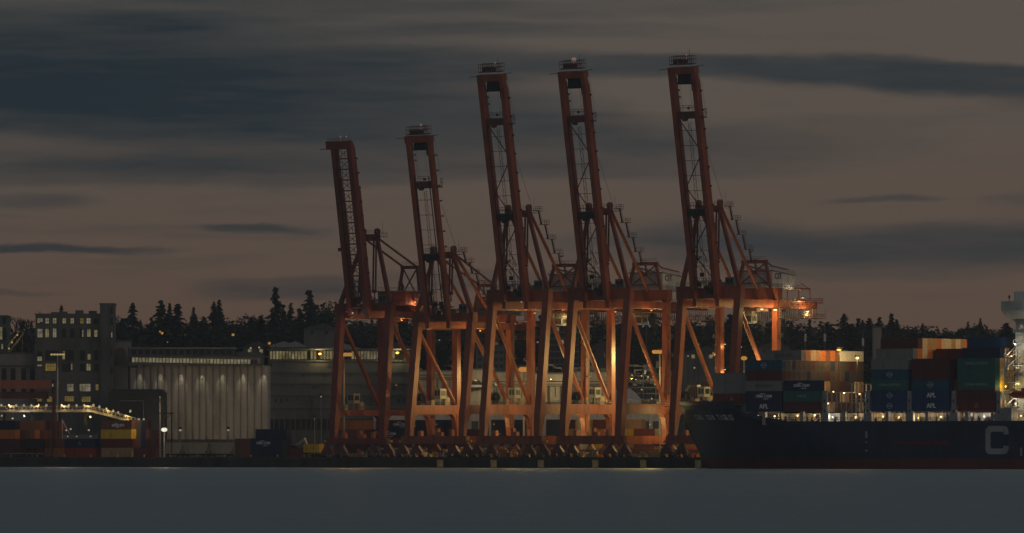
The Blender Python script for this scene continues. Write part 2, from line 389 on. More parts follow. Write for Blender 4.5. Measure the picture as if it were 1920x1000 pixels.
#@@CRANES
# ------------------------------------------------------------------ ship-to-shore cranes
def arc(c, r, a0, a1, n):  # points on an arc in 2-D
    return [(c[0] + r*math.cos(a0 + (a1-a0)*i/n), c[1] + r*math.sin(a0 + (a1-a0)*i/n)) for i in range(n + 1)]
def make_crane(label, d):
    """d: dimensions in metres, local frame x along the quay, y landward, z up from the quay"""
    root = empty('container_crane'); tag(root, label, 'crane', 'ship to shore cranes along the quay')
    MAIN = d.get('paint', RED)
    B = lambda mb, name, mat=None, par=root: mb.build(name, mat or MAIN, par)
    hx, G, lean = d['hx'], d['G'], d['lean']
    zs0, zs1, zp0, zp1, zg0, zg1, zc1 = d['zs0'], d['zs1'], d['zp0'], d['zp1'], d['zg0'], d['zg1'], d['zc1']
    zc0 = zg1 + .25
    yl = lambda z: lean * max(0, (z - zs1)) / (zc0 - zs1)
    gx = d['gx']; lw = d.get('lw', 2.2)
    # legs
    for sx in (-1, 1):
        x = sx * hx
        mb = MB().rects([((x, 0, zs1), lw*.85, 1.5), ((x, yl(zp0), zp0), lw, lw*1.15), ((x, yl(zp1), zp1), lw, lw), ((x, yl(zc0), zc0), lw, lw)])
        y1 = yl(zp0) + lw*.55   # haunch below the portal beam
        mb.prism([(y1, zp0), (y1 + 1.5, zp0), (y1 + .5, zp0 - .7), (y1 + .15, zp0 - 2.0), (.7, zs1 + .6), (.5, zs1 + .6)], 'x', x - lw*.4, x + lw*.4)
        B(mb, 'leg')
        mb = MB().rects([((x, G, zs1), lw*.8, 1.4), ((x, G, zp0), lw*.85, lw*.95), ((x, G, zc0), lw*.85, lw*.8)])
        y1 = G - lw*.45
        mb.prism([(y1, zp0), (y1 - 2.2, zp0), (y1 - .9, zp0 - 1.0), (y1 - .4, zp0 - 2.6), (G - .7, zs1 + .6), (G - .5, zs1 + .6)], 'x', x - lw*.36, x + lw*.36)
        B(mb, 'leg')
        B(MB().box(x - lw*.42, x + lw*.42, yl(zp0 + 1) + lw*.5 + .02, G - lw*.44, zp0, zp1), 'portal_beam')
        mb = MB().tube((x, yl(zg0 - .6) + lw*.35, zg0 - .4), (x, G - 1.0, zp1 + .5), .62, 10)
        mb.ball((x, G - 1.0, zp1 + .3), .8, 8, 5)
        B(mb, 'diagonal_brace')
        B(MB().box(x - lw*.38, x + lw*.38, yl(zg0) + lw*.5 + .02, G - lw*.4, zg0, zg1), 'side_beam')
        # ladder with landings up the outer face of the rear leg
        mb = MB(); zz = zs1 + 1
        xo = x + sx * (lw*.42 + .45)
        while zz < zg0 - 3:
            mb.box(xo - .4, xo + .4, G - .8, G + .8, zz, zz + .12); mb.rail((xo + sx*.4, G - .8, zz), (xo + sx*.4, G + .8, zz), 1.1, .8, .05)
            for q in (-.3, .3): mb.tube((xo, G + q, zz), (xo, G + q, zz + 5.4), .05, 4)
            zz += 5.6
        B(mb, 'leg_ladder', STEEL)
    # sill beams and bogies
    for y in (0, G):
        B(MB().box(-hx - 2.0, hx + 2.0, y - 1.0, y + 1.0, zs0, zs1 - .002), 'sill_beam')
        mb = MB()
        for k in range(9):
            xx = -hx + 2 + k * (2*hx - 4) / 8; mb.box(xx - .12, xx + .12, y - 1.08, y + 1.08, zs0 + .02, zs0 + .5)
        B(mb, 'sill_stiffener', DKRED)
        for sx in (-1, 1):
            for q in (-2.6, 2.6):
                cx = sx * (hx - .5) + q
                mb = MB()
                mb.prism([(cx - 2.3, 1.15), (cx + 2.3, 1.15), (cx + 2.1, 1.7), (cx + .7, zs0 - .5), (cx + .5, zs0), (cx - .5, zs0), (cx - .7, zs0 - .5), (cx - 2.1, 1.7)], 'y', y - .55, y + .55)
                for w in (-1.5, 1.5):
                    mb.prism([(cx + w - .75, .55), (cx + w + .75, .55), (cx + w + .55, 1.12), (cx + w + .1, 1.5), (cx + w - .55, 1.12)], 'y', y - .75, y + .75)
                mb.box(cx - .9, cx - .2, y - 1.25, y - .76, .8, 1.5); mb.box(cx + .5, cx + 1.0, y - 1.15, y - .76, 1.0, 1.7)
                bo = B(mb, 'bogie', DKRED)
                mb = MB()
                for w in (-2.0, -.95, .95, 2.0): mb.disc((cx + w, y, .46), .44, (0, 1, 0), .5, 12)
                wh = B(mb, 'wheel_set', DARK, bo)
            mb = MB()   # bumper and small boxes at the end of the sill
            xe = sx * (hx + 2.0)
            mb.box(min(xe, xe + sx*.9), max(xe, xe + sx*.9), y - .35, y + .35, zs0 + .5, zs0 + 1.1); mb.disc((xe + sx*1.2, y, zs0 + .8), .35, (1, 0, 0), .5, 10)
            B(mb, 'bumper', paint('bumper_yellow', (.45, .3, .05)))
    # cross beams over the legs
    for y in (lean, G):
        mb = MB()
        hxx = hx + 1.3
        mb.prism([(-hxx, zc0 + .003), (hxx, zc0 + .003), (hxx, zc1), (hx*.55, zc1), (hx*.45, zc1 - .6), (-hx*.45, zc1 - .6), (-hx*.55, zc1), (-hxx, zc1)] if y == lean else
                 [(-hxx, zc0 + .003), (hxx, zc0 + .003), (hxx, zc1 - .3), (-hxx, zc1 - .3)], 'y', y - 1.25, y + 1.25)
        B(mb, 'cross_beam')
        mb = MB().rail((-hxx, y - 1.2, zc1), (hxx, y - 1.2, zc1), 1.1, 1.6, .045).rail((-hxx, y + 1.2, zc1 - .2), (hxx, y + 1.2, zc1 - .2), 1.1, 1.6, .045)
        B(mb, 'cross_beam_railing', STEEL)
    # trolley girders, walkways and backreach
    yh, ye = d['yh'], d['ye']
    for sx in (-1, 1):
        B(MB().box(sx*gx - .65, sx*gx + .65, yh - .4, ye, zg0 + .15, zg1 + .22), 'trolley_girder')
        xw = sx * (gx + 1.5)
        mb = MB().box(xw - .6, xw + .6, G + 1.3, ye + 1.5, zg1 - .3, zg1 - .18)
        mb.rail((xw + sx*.6, G + 1.3, zg1 - .18), (xw + sx*.6, ye + 1.5, zg1 - .18), 1.15, 1.5, .045)
        yy = G + 2.5
        while yy < ye:
            mb.beam((sx*(gx + .6), yy, zg0 + .5), (xw + sx*.6, yy, zg1 - .35), .12, .12); yy += 3.0
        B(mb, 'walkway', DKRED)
    B(MB().box(-gx + .65, gx - .65, ye - 1.2, ye - .1, zg0 + .5, zg1), 'end_tie_beam')
    if d.get('festoon', 1):
        mb = MB(); yy = G + 3
        while yy < ye - 2:
            dep = random.uniform(1.2, 3.0) if yy < G + 12 else random.uniform(2.2, 7.5)
            pts = [(-gx - 1.2 + random.uniform(-.15, .15), yy + 1.0 * math.sin(math.pi*i/8 - math.pi/2)*.55, zg0 - dep * math.sin(math.pi*i/8)) for i in range(9)]
            mb.path(pts, .10, 4); mb.box(-gx - 1.4, -gx - 1.0, yy - .8, yy - .4, zg0 - .5, zg0 + .1)
            if random.random() < .6: mb.path([(gx + 1.2, p[1] + .4, zg0 - (zg0 - p[2]) * .6) for p in pts], .09, 4)
            yy += 1.05
        B(mb, 'festoon_cables', paint('black_cable', (.03, .03, .03), .7))
        mb = MB()  # hanging service platform under the rear of the girders
        z = zg0 - 2.6
        mb.box(-gx - 2.4, gx + 2.4, ye - 13, ye + 2.0, z - .12, z)
        for a in ((-gx - 2.4, ye - 13), (gx + 2.4, ye - 13), (-gx - 2.4, ye + 2), (gx + 2.4, ye + 2), (gx + 2.4, ye - 5.5), (-gx - 2.4, ye - 5.5)):
            mb.tube((*a, z), (*a, zg0 + .3), .1, 4)
        mb.rail((gx + 2.4, ye - 13, z), (gx + 2.4, ye + 2, z), 1.2, 1.2, .05).rail((-gx - 2.4, ye - 13, z), (-gx - 2.4, ye + 2, z), 1.2, 1.2, .05).rail((-gx - 2.4, ye + 2, z), (gx + 2.4, ye + 2, z), 1.2, 1.2, .05)
        B(mb, 'service_platform', DKRED)
        mb = MB()  # stair and rails at the very end of the girders
        mb.box(-gx - 1.5, gx + 1.5, ye + .05, ye + 1.6, zg1 - .1, zg1)
        mb.rail((-gx - 1.5, ye + 1.6, zg1), (gx + 1.5, ye + 1.6, zg1), 1.2, 1.0, .05)
        for x in (-gx, 0, gx): mb.beam((x, ye - 3, zg1 + .3), (x, ye - 3, zg1 + 4.0), .22, .22); mb.beam((x, ye - 8, zg1 + 5.5), (x, ye - 3, zg1 + 3.8), .16, .16)
        mb.beam((-gx, ye - 3, zg1 + 4), (gx, ye - 3, zg1 + 4), .25, .3); mb.rail((-gx, ye - 3, zg1 + 3), (gx, ye - 3, zg1 + 3), 1.2, 1.2, .05)
        B(mb, 'end_frame')
    # trolley with the operator's cab
    ty = d['ty']
    mb = MB().box(-gx + .4, gx - .4, ty - 3.2, ty + 3.2, zg0 - .9, zg0 - .1)
    for x in (-2, 2): mb.disc((x, ty, zg0 + .4), .8, (1, 0, 0), 1.6, 12)
    for k in range(8): mb.tube((random.uniform(-2.5, 2.5), ty + random.uniform(-2.6, 2.6), zg0 - .9), (random.uniform(-1.5, 1.5), ty + random.uniform(-2, 2), zg0 - random.uniform(3.5, 5.5)), .07, 4)
    tr = B(mb, 'trolley', DKRED)
    mb = MB().box(-2.2, .6, ty - 1.4, ty + 1.6, zg0 - 4.4, zg0 - 1.6); mb.box(-2.0, .4, ty - .9, ty + 1.1, zg0 - 1.6, zg0 - .9)
    cb = B(mb, 'operator_cab', WHITE if d.get('cabwhite') else GREY)
    B(MB().box(-2.0, .4, ty - 1.44, ty - 1.405, zg0 - 3.9, zg0 - 2.3).box(.605, .64, ty - 1.1, ty + 1.2, zg0 - 3.7, zg0 - 2.4), 'cab_window', GLASS, cb)
    # boom
    zh, tyb, tzb = d['zh'], d['tip'][0], d['tip'][1]
    H, T = Vector((0, yh, zh)), Vector((0, tyb, tzb)); ax = (T - H).normalized(); Lb = (T - H).length
    nrm = ax.cross(Vector((1, 0, 0))).normalized()
    if nrm.y < 0: nrm = -nrm                               # towards the land: the upper flange when lowered
    at = lambda f, x=0.0, n=0.0: H + ax * (Lb * f) + Vector((x, 0, 0)) + nrm * n
    bw, bd = d['bw'], d['bd']; bx = d.get('bx', gx)
    def sect(f, x, lo, hi, w=bw): return [at(f, x - w/2, lo), at(f, x + w/2, lo), at(f, x + w/2, hi), at(f, x - w/2, hi)]
    for sx in (-1, 1):
        x = sx * bx
        if d.get('lattice'):
            mb = MB().loft([sect(-.01, x, -bd*.5, bd*.55), sect(.72, x, -bd*.5, bd*.55), sect(.725, x, -bd*.5, bd*.35), sect(.955, x, -bd*.5, bd*.30), sect(1.0, x, -bd*.5, -bd*.1)])
        elif d.get('round'):
            ring = lambda f, k=1.0: [at(f, x + bw*.5*k*math.cos(2*math.pi*i/16), bd*.5*k*math.sin(2*math.pi*i/16)) for i in range(16)]
            mb = MB().loft([ring(-.01, .8), ring(.04), ring(.97), ring(1.0, .9)])
        else:
            mb = MB().loft([sect(-.012, x, -bd*.5, bd*.2), sect(.03, x, -bd*.5, bd*.5), sect(.93, x, -bd*.5, bd*.5), sect(1.0, x, -bd*.5, -bd*.05)])
        bg = B(mb, 'boom_girder')
        mb = MB()
        mb.beam(at(.02, x - sx*(bw/2 + .3), -bd*.35), at(.78 if not d.get('lattice') else .97, x - sx*(bw/2 + .3), -bd*.35), .16, .3, nrm)
        B(mb, 'trolley_rail', DARK, bg)
        f = .06                                             # small brackets and lights along the outer flange
        while f < .97:
            B(MB().box(*sum([[min(a, b), max(a, b)] for a, b in zip(at(f, x + sx*bw/2, bd*.2), at(f, x + sx*(bw/2 + .55), bd*.2) + Vector((0, .5, .45)))], [])), 'bracket', DKRED, bg); f += .083
    if d.get('lattice'):
        n = 15
        for i in range(n + 1):
            f = .03 + .93 * i / n
            mb = MB().beam(at(f, -bx + bw/2, -.5), at(f, bx - bw/2, -.5), .7, .34, ax)
            if i < n:
                f2 = .03 + .93 * (i + 1) / n
                mb.beam(at(f, -bx + bw/2, .3), at(f2, bx - bw/2, .3), .13, .13); mb.beam(at(f, bx - bw/2, -.3), at(f2, -bx + bw/2, -.3), .13, .13)
                mb.tube(at(f, -.7 + .3*math.sin(i), -.8), at(f2, -.6 + .3*math.sin(i + 1), -.8), .09, 4); mb.tube(at(f, .9, -.8), at(f2, .8, -.8), .07, 4)
            B(mb, 'boom_cross_frame')
        mb = MB().loft([[at(.955, -bx - 2.2, -bd*.6), at(.955, bx + .5, -bd*.6), at(.955, bx + .5, bd*.3), at(.955, -bx - 2.2, bd*.3)], [at(1.002, -bx - 2.2, -bd*.6), at(1.002, bx + .5, -bd*.6), at(1.002, bx + .5, -bd*.05), at(1.002, -bx - 2.2, -bd*.05)]])
        B(mb, 'boom_tip_beam')
        mb = MB().rail(at(1.0, -bx - 2, -1), at(1.0, bx, -1), .9, 1.0, .05); mb.tube(at(.955, -bx - 5, -1), at(.96, -bx - 2, -1), .12, 5)
        B(mb, 'boom_tip_railing', DKRED)
        mb = MB().box(*[v for p in ((-bx - bw*.5 - 1.6, -bx - bw*.5), (at(.36).y - .8, at(.36).y + .8), (at(.36).z, at(.36).z + 1.0)) for v in p]); B(mb, 'boom_side_box', DKRED)
    else:
        B(MB().beam(at(.985, -bx - bw/2, 0), at(.985, bx + bw/2, 0), bd*.8, 2.0, ax), 'boom_tip_beam')
        tipf = 1.0
        mb = MB()
        mb.beam(at(1.012, -bx*1.0, 0), at(1.012, bx*1.0, 0), 2.0, .25, ax)
        for x in (-bx*.55, -bx*.1, bx*.35): mb.disc(at(1.024, x, 0), .6, (1, 0, 0), .5, 12); mb.beam(at(1.014, x - .7, 0), at(1.034, x - .7, 0), .2, .9, nrm)
        mb.rail(at(1.014, -bx, -1.0), at(1.014, bx, -1.0), 2.2, .8, .08).rail(at(1.014, -bx, 1.0), at(1.014, bx, 1.0), 2.2, .8, .08)
        mb.tube(at(.99, -bx - 4.5, 0), at(.995, -bx, 0), .1, 5); mb.tube(at(1.0, bx, 0), at(1.004, bx + 3.2, 0), .1, 5); mb.tube(at(1.02, bx*.7, 0), at(1.075, bx*.7, 0), .07, 4)
        B(mb, 'boom_tip_platform', DKRED)
        mb = MB(); f0, f1 = .925, .968                     # grated panel hanging inside the tip
        for i in range(8): xx = -bx*.62 + i * bx*1.2/7; mb.beam(at(f0, xx, -.2), at(f1, xx, -.2), .14, .14)
        for f in (f0, (f0 + f1)/2, f1): mb.beam(at(f, -bx*.62, -.2), at(f, bx*.58, -.2), .16, .16)
        mb.box(-bx*.6, bx*.55, at(f0).y - .1, at(f0).y + .05, at(f0).z, at(f1).z)
        mb.tube(at(f1, bx*.62, 0), at(f0 - .03, bx*.62, 0), .22, 5)
        B(mb, 'tip_grating', DARK)
        fm = d.get('fm', .79); fa = d.get('fa', .37)
        for f, nm in ((fm, 'boom_platform'), (fa, 'boom_platform')):
            mb = MB().beam(at(f, -bx + bw/2, .1), at(f, bx - bw/2, .1), 1.6, 2.0, ax)
            mb.rail(at(f + .018, -bx*.75, .9), at(f + .018, bx*.85, .9), 1.5, .9, .06)
            mb.disc(at(f - .012, -bx*.25, -.2), 1.0, (1, 0, 0), 1.0, 12); mb.ball(at(f + .03, 0.3, .2), .5, 6, 4)
            if f == fm: mb.box(bx + bw/2, bx + bw/2 + 1.5, at(f).y - .4, at(f).y + .8, at(f).z - .9, at(f).z - .6); mb.rail(Vector((bx + bw/2 + 1.4, at(f).y + .8, at(f).z - .6)), Vector((bx + bw/2 + 1.4, at(f).y - .4, at(f).z - .6)), 2.4, .6, .07)
            B(mb, nm, DKRED if f == fm else DARK)
        zz = [(fm - .02, -1), (fm - .165, 1), (fm - .315, -1), (fm - .46, 1), (fm - .60, -1), (fm - .73, 1)] if d.get('zigzag', 1) else []
        for (a, sa), (b, sb) in zip(zz, zz[1:]):
            B(MB().tube(at(a, sa*(bx - bw/2), .3), at(b, sb*(bx - bw/2), .3), .16, 5), 'boom_brace', DKRED)
        n = int(Lb * fm / 4.3)
        for i in range(1, n): f = i / n * fm; B(MB().tube(at(f, -bx + bw/2, -.5), at(f, bx - bw/2, -.5), .07, 4), 'boom_cross_wire', DARK)
        mb = MB()                                          # narrow lattice column of the rope tower between the girders
        f0, f1 = .02, fm - .03; m = 46
        for k in (-.45, .45): mb.tube(at(f0, bx*.25 + k - .6, -.9), at(f1, bx*.18 + k, -.7), .07, 4)
        for i in range(m):
            a, b = f0 + (f1-f0)*i/m, f0 + (f1-f0)*(i + 1)/m; q = -.45 if i % 2 else .45
            mb.tube(at(a, bx*.22 + q - .3*(1 - i/m), -.85), at(b, bx*.22 - q - .3*(1 - i/m), -.85), .05, 4)
        B(mb, 'rope_ladder', DARK)
        mb = MB()
        for x in (-bx*.5, -bx*.35, bx*.5): mb.tube(at(fm, x, -.3), at(.97, x*.9, -.3), .035, 4)
        for i, (x, f) in enumerate(((-bx*.5, .90), (-bx*.48, .87))): mb.ball(at(f, x, -.3), .33, 6, 4)
        mb.tube(at(.62, bx + bw/2 + .2, bd/2), Vector((bx + .6, d['apex'][0] + .6, d['apex'][1] + 1)), .05, 4)
        mb.tube(at(.99, bx + bw/2, bd/2), at(.79, bx + bw/2 + .9, bd/2), .04, 4)
        B(mb, 'boom_rope', DARK)
    mb = MB()  # clutter of ropes, sheaves and rails around the hinge
    for k in range(26):
        f = random.uniform(.0, .16); x = random.uniform(-bx + 1, bx - 1)
        mb.tube(at(f, x, random.uniform(-.8, .8)), at(f + random.uniform(.01, .07), x + random.uniform(-1.6, 1.6), random.uniform(-.8, .8)), random.uniform(.05, .14), 4)
    for k in range(6): mb.box(*[v for c, h in zip(at(random.uniform(.0, .1), random.uniform(-bx + 1.2, bx - 1.2), 0), (.5, .4, .6)) for v in (c - h, c + h)])
    mb.rail((-bx, yh + 1, zc1), (bx, yh + 1, zc1), 2.4, .8, .06)
    B(mb, 'hinge_machinery', DARK)
    # mast (A-frame), stays
    ay, az = d['apex']; axx = d['axx']
    for sx in (-1, 1):
        B(MB().beam((sx*hx, lean, zc1), (sx*axx, ay + .3, az - 1.5), 1.15, 1.15, (0, 1, 0), .9, .9), 'mast_leg')
        if d.get('backstay', 1):
            mb = MB().tube((sx*axx, ay + .6, az - .3), (sx*gx, d['bsy'], zc1 - .4), .48, 8); bs = B(mb, 'backstay')
            mb = MB()
            a, b = Vector((sx*axx, ay + .6, az)), Vector((sx*gx, d['bsy'], zc1))
            for i, f in enumerate((.03, .2, .38, .56, .72, .86)):
                p = a.lerp(b, f); e = .9 + .4 * (i % 2)
                mb.box(p.x + .3*sx, p.x + sx*.3 + 1.3, p.y + .4, p.y + 3.0 + e, p.z + .5, p.z + .65)
                mb.rail((p.x + sx*.3 + 1.2, p.y + .4, p.z + .65), (p.x + sx*.3 + 1.2, p.y + 3.0 + e, p.z + .65), 1.25, 1.0, .06)
                if i < 5:
                    q = a.lerp(b, (.03, .2, .38, .56, .72, .86)[i + 1]); mb.beam((p.x + .8, p.y + 3, p.z + .6), (q.x + .8, q.y + 1, q.z + .7), .5, .15); mb.tube((p.x + 1.1, p.y + 3, p.z + 1.7), (q.x + 1.1, q.y + 1, q.z + 1.8), .06, 4)
            if sx > 0: B(mb, 'stay_stair', DKRED, bs)
        for st in d.get('bars', []):
            B(MB().beam((sx*axx, ay + .5, az + st[2]), (sx*st[3], st[0], st[1]), .45, .5), 'top_stay')
        zlo = d['fslo']
        mb = MB()
        for k in (-.45, .45): mb.beam((sx*axx + k, ay - .9, az - 1), (sx*axx + k*1.1, ay - 1.3, zlo), .32, .5, (0, 1, 0))
        mb.disc((sx*axx, ay - 1.3, zlo), .5, (1, 0, 0), 1.4, 10)
        p = at(.12, sx*(bx - bw), bd*.3)
        mb.beam((sx*axx, ay - 1.3, zlo), (sx*axx + .8, ay - 2.0, zlo - 2.4), .25, .3, (0, 1, 0)); mb.beam((sx*axx + .8, ay - 2.0, zlo - 2.4), p, .22, .3, (0, 1, 0))
        B(mb, 'forestay', DKRED)
    mb = MB().box(-axx - .6, axx + .6, ay - .8, ay + 1.0, az - 2.0, az)
    mb.disc((axx, ay + .2, az + .7), 1.1, (1, 0, 0), .8, 14); mb.disc((-axx, ay + .2, az + .7), 1.1, (1, 0, 0), .8, 14)
    B(mb, 'mast_crossbeam')
    mb = MB().rail((-axx, ay + 1.0, az), (axx + .6, ay + 1.0, az), 1.3, 1.0, .05); mb.box(axx + .6, axx + 2.2, ay - .6, ay + 2.6, az - .9, az - .75); mb.rail((axx + 2.2, ay - .6, az - .75), (axx + 2.2, ay + 2.6, az - .75), 1.3, .9, .05)
    mb.tube((axx + 1, ay + 1.5, az), (axx + 1, ay + 1.5, az + 3.6), .06, 4)
    B(mb, 'mast_platform', STEEL)
    # frame over the rear legs
    if 'fr' in d:
        fy, fz, ftx, fbx = d['fr']
        for yy in (fy, fy - d.get('frdepth', 0)) if d.get('frdepth') else (fy,):
            mb = MB().beam((-ftx - .5, yy, fz - .5), (ftx + .5, yy, fz - .5), .9, 1.0)
            for sx in (-1, 1): mb.beam((sx*fbx, yy - .6, zc1 - .3), (sx*ftx, yy, fz - 1), .75, .75, (0, 1, 0))
            for sx in (-1, 1): mb.tube((sx*fbx*.95, yy - .5, zc1 + .4), (-sx*ftx*.9, yy, fz - 1), .22, 6)
            B(mb, 'rear_frame')
        mb = MB().rail((-ftx, fy, fz), (ftx, fy, fz), 1.0, 1.2, .045); B(mb, 'rear_frame_railing', STEEL)
        if d.get('house') and not d.get('bars'):
            h = d['house']
            for sx in (-1, 1): B(MB().path([(sx*ftx, fy, fz - .3), (sx*ftx, h[1] + 2.5, h[3] + 1.6), (sx*ftx, h[2] - .5, h[3] + .6)], .22, 6), 'rear_stay')
    # machinery house
    if d.get('house'):
        hxw, y0, y1, z1 = d['house'][:4]; z0 = zc1 - .4
        hm = d.get('house_mat', WHITE)
        drop = d.get('house_drop', 1.2)
        mb = MB().prism([(y0, z0), (y1, z0), (y1, z1 - drop), (y0, z1)], 'x', -hxw, hxw)
        mb.box(-hxw*.7, hxw*.7, y1 + .02, y1 + 2.4, z0, z1 - 2.8)
        for k in range(1, 7):                              # cladding seams
            yy = y0 + (y1 - y0) * k / 7; mb.box(hxw + .003, hxw + .05, yy - .06, yy + .06, z0 + .1, z1 - drop - .2)
        ho = B(mb, 'machinery_house', hm)
        mb = MB().prism([(y0 - .4, z1 + .02), (y1 + .3, z1 - drop + .02), (y1 + .3, z1 - drop + .3), (y0 - .4, z1 + .3)], 'x', -hxw - .3, hxw + .3)
        mb.rail((hxw, y0, z1 + .3), (hxw, y1, z1 - drop + .3), 1.0, 1.5, .05).rail((-hxw, y0, z1 + .3), (hxw, y0, z1 + .3), 1.0, 1.5, .05)
        B(mb, 'roof', GREY, ho)
        B(MB().box(-hxw + 1, hxw - 1, y0 - .05, y0 - .005, z0 + (z1 - z0)*.30, z0 + (z1 - z0)*.36), 'vent_strip', DARK, ho)
        if d.get('number'): lettering(d['number'], 2.4, DARK, ho, (hxw + .08, y0 + (y1 - y0)*.24, z0 + (z1 - z0)*.70), (math.pi/2, 0, math.pi/2), .85)
        for i, ln in enumerate(d.get('house_text', [])): lettering(ln, 1.7, paint('faded_white_lettering', (.28, .25, .25)), ho, (hxw + .08, y0 + (y1 - y0)*.72, z0 + (z1 - z0)*(.70 - .3*i)), (math.pi/2, 0, math.pi/2))
        mb = MB().box(hxw + .05, hxw + 1.3, y0, y1 + 2, z0 - .02, z0 + .1); mb.rail((hxw + 1.3, y0, z0 + .1), (hxw + 1.3, y1 + 2, z0 + .1), 1.15, 1.4, .05)
        mb.rail((hxw + 1.3, y1 + 2, z0 + .1), (-hxw, y1 + 2.5, z0 + .1), 1.15, 1.4, .05)
        B(mb, 'house_walkway', STEEL, ho)
    # electrical cabin and boxes on the front cross beam
    mb = MB().box(hx*.42, hx*.42 + 3.0, lean + 1.4, lean + 4.2, zc1 - .6, zc1 + 2.6).box(-hx*.2, hx*.3, lean + 1.5, lean + 3.2, zc1 - .8, zc1 + 1.2)
    ec = B(mb, 'electrical_cabin', GREY)
    B(MB().box(hx*.42 + .4, hx*.42 + 1.3, lean + 1.36, lean + 1.395, zc1 + .8, zc1 + 2.0).box(hx*.42 + 1.7, hx*.42 + 2.6, lean + 1.36, lean + 1.395, zc1 + .8, zc1 + 2.0), 'cabin_window', GLASS, ec)
    # on the portal beam: cable reel, checker's cabin, rails, electrics
    xb = -hx
    if d.get('reel', 1):
        ry = d.get('ry', 6.2); zr = zp1 + 2.1
        mb = MB()
        for i in range(20):
            a = 2*math.pi*i/20; mb.tube((xb + .41*math.cos(a), ry + .28*math.cos(a), zr + .5*math.sin(a)), (xb + 1.75*math.cos(a), ry + 1.16*math.cos(a), zr + 2.1*math.sin(a)), .11, 4)
        mb.disc((xb, ry, zr), .7, (1, 0, 0), .9, 14); mb.disc((xb, ry, zr), 1.5, (.55, -.83, 0), .35, 18)
        mb.box(xb - .4, xb + .4, ry - .9, ry + .9, zp1 + .003, zp1 + .8)
        B(mb, 'cable_reel', DARK)
    cy = d.get('cy', 16.0)
    mb = MB().box(xb - 1.2, xb + 1.3, cy - 1.5, cy + 1.6, zp1 + 2.0, zp1 + 5.0)
    for a in ((-1, -1.3), (1, -1.3), (-1, 1.4), (1, 1.4)): mb.beam((xb + a[0], cy + a[1], zp1), (xb + a[0], cy + a[1], zp1 + 2.0), .2, .2)
    ck = B(mb, 'checker_cabin', paint('dull_cabin_paint', (.30, .28, .25)))
    B(MB().box(xb - .8, xb + .0, cy - 1.54, cy - 1.505, zp1 + 2.9, zp1 + 4.5).box(xb + .3, xb + 1.0, cy - 1.54, cy - 1.505, zp1 + 2.9, zp1 + 4.5).box(xb + 1.305, xb + 1.34, cy - 1.0, cy + 1.2, zp1 + 2.9, zp1 + 4.4), 'cabin_window', GLASS, ck)
    mb = MB().box(xb - .6, xb + .6, cy + 2.4, cy + 4.4, zp1 + .003, zp1 + 2.4).box(xb - .5, xb + .5, cy - 5, cy - 3.4, zp1 + .003, zp1 + 1.5)
    for k in range(5): mb.tube((xb, cy + 2 + k*.9, zp1), (xb + random.uniform(-.4, .4), cy + 2.4 + k*.9, zp1 + random.uniform(1.5, 3.6)), .08, 4)
    B(mb, 'switch_cabinet', paint('tan_cabinet', (.3, .22, .14)))
    for sx in (-1, 1):
        B(MB().rail((sx*hx + .8, yl(zp1) + 1.2, zp1), (sx*hx + .8, G - 1, zp1), 1.1, 1.4, .045), 'portal_railing', STEEL)
    for x, h, w in ((-hx*.55, 1.6, 1.2), (hx*.1, 2.3, .8), (hx*.2, 1.2, 1.4), (hx*.62, 1.9, .9)): B(MB().box(x - w/2, x + w/2, -.7, .7, zs1 + .002, zs1 + h), 'sill_cabinet', paint('orange_cabinet', (.42, .12, .05)))
    for k in range(22):
        mb = MB(); x = random.uniform(-hx - 1.5, hx + 1.5); y = random.choice((-1.5, -1.3, 1.4)) ; h = random.uniform(.6, 2.4)
        mb.tube((x, y, .3), (x + random.uniform(-.6, .6), y, .3 + h), random.uniform(.05, .12), 4)
        if k % 3 == 0: mb.box(x - .3, x + .35, y - .25, y + .25, h * .5, h * .5 + .7)
        B(mb, 'rail_clamp', STEEL)
    return root
def lamp_on(root, pos, col_mat, size=.5, light=None, aim=None, name='floodlight', spot=None):
    """a floodlight fitted to a crane: housing, glowing face and its light"""
    p = Vector(pos)
    h = MB().box(p.x - size, p.x + size, p.y - size*.6, p.y + size*.6, p.z + size*.35, p.z + size*.8).build(name, DARK, root)
    MB().ball(p, size*.8, 10, 6, (1.2, 1, .45)).build('lamp_lens', col_mat, h)
    if light: add_light(p + Vector((0, 0, -.8)), light[0], light[1], root, light[2] if len(light) > 2 else .5, spot, aim)

def Y_of(px, t): return W(S(px, t), t).y
def zl(py, Y): return ZP(py, Y) - QZ
def crane_dims(apx, lv, **kw):
    """local levels from the photograph's rows at that crane's distance"""
    Yc = Y_of(apx + 50, 10)
    d = dict(hx=10.0, G=24.6, lean=4.8, gx=4.0, bw=1.35, bd=2.5, axx=3.75)
    for k, v in lv.items(): d[k] = zl(v, Yc)
    d.update(kw); return d, Yc
LV = dict(zs0=833, zs1=817, zp0=776, zp1=757, zg0=577, zg1=563, zc1=538, zh=556)
d5, Yc5 = crane_dims(1262, LV, yh=2.7, ye=55.0, ty=27.0)
d5.update(tip=(-9.6, zl(130, Yc5 - 8)), apex=(3.9, zl(388, Yc5)), bsy=23.6, fslo=zl(487, Yc5), fr=(28.2, zl(486, Yc5), 4.0, 6.0),
          house=(6.0, 28.6, 40.6, zl(507, Yc5)), number='C17', fm=.79, fa=.365)
cr5 = make_crane('tall orange crane nearest the ship, brightly lit under its girder', d5)
CRANES = {5: cr5}
def place_crane(o, apx):
    s = S(apx, 0.0); o.location = W(s + 10.0, 0, QZ); o.rotation_euler = (0, 0, -TH)
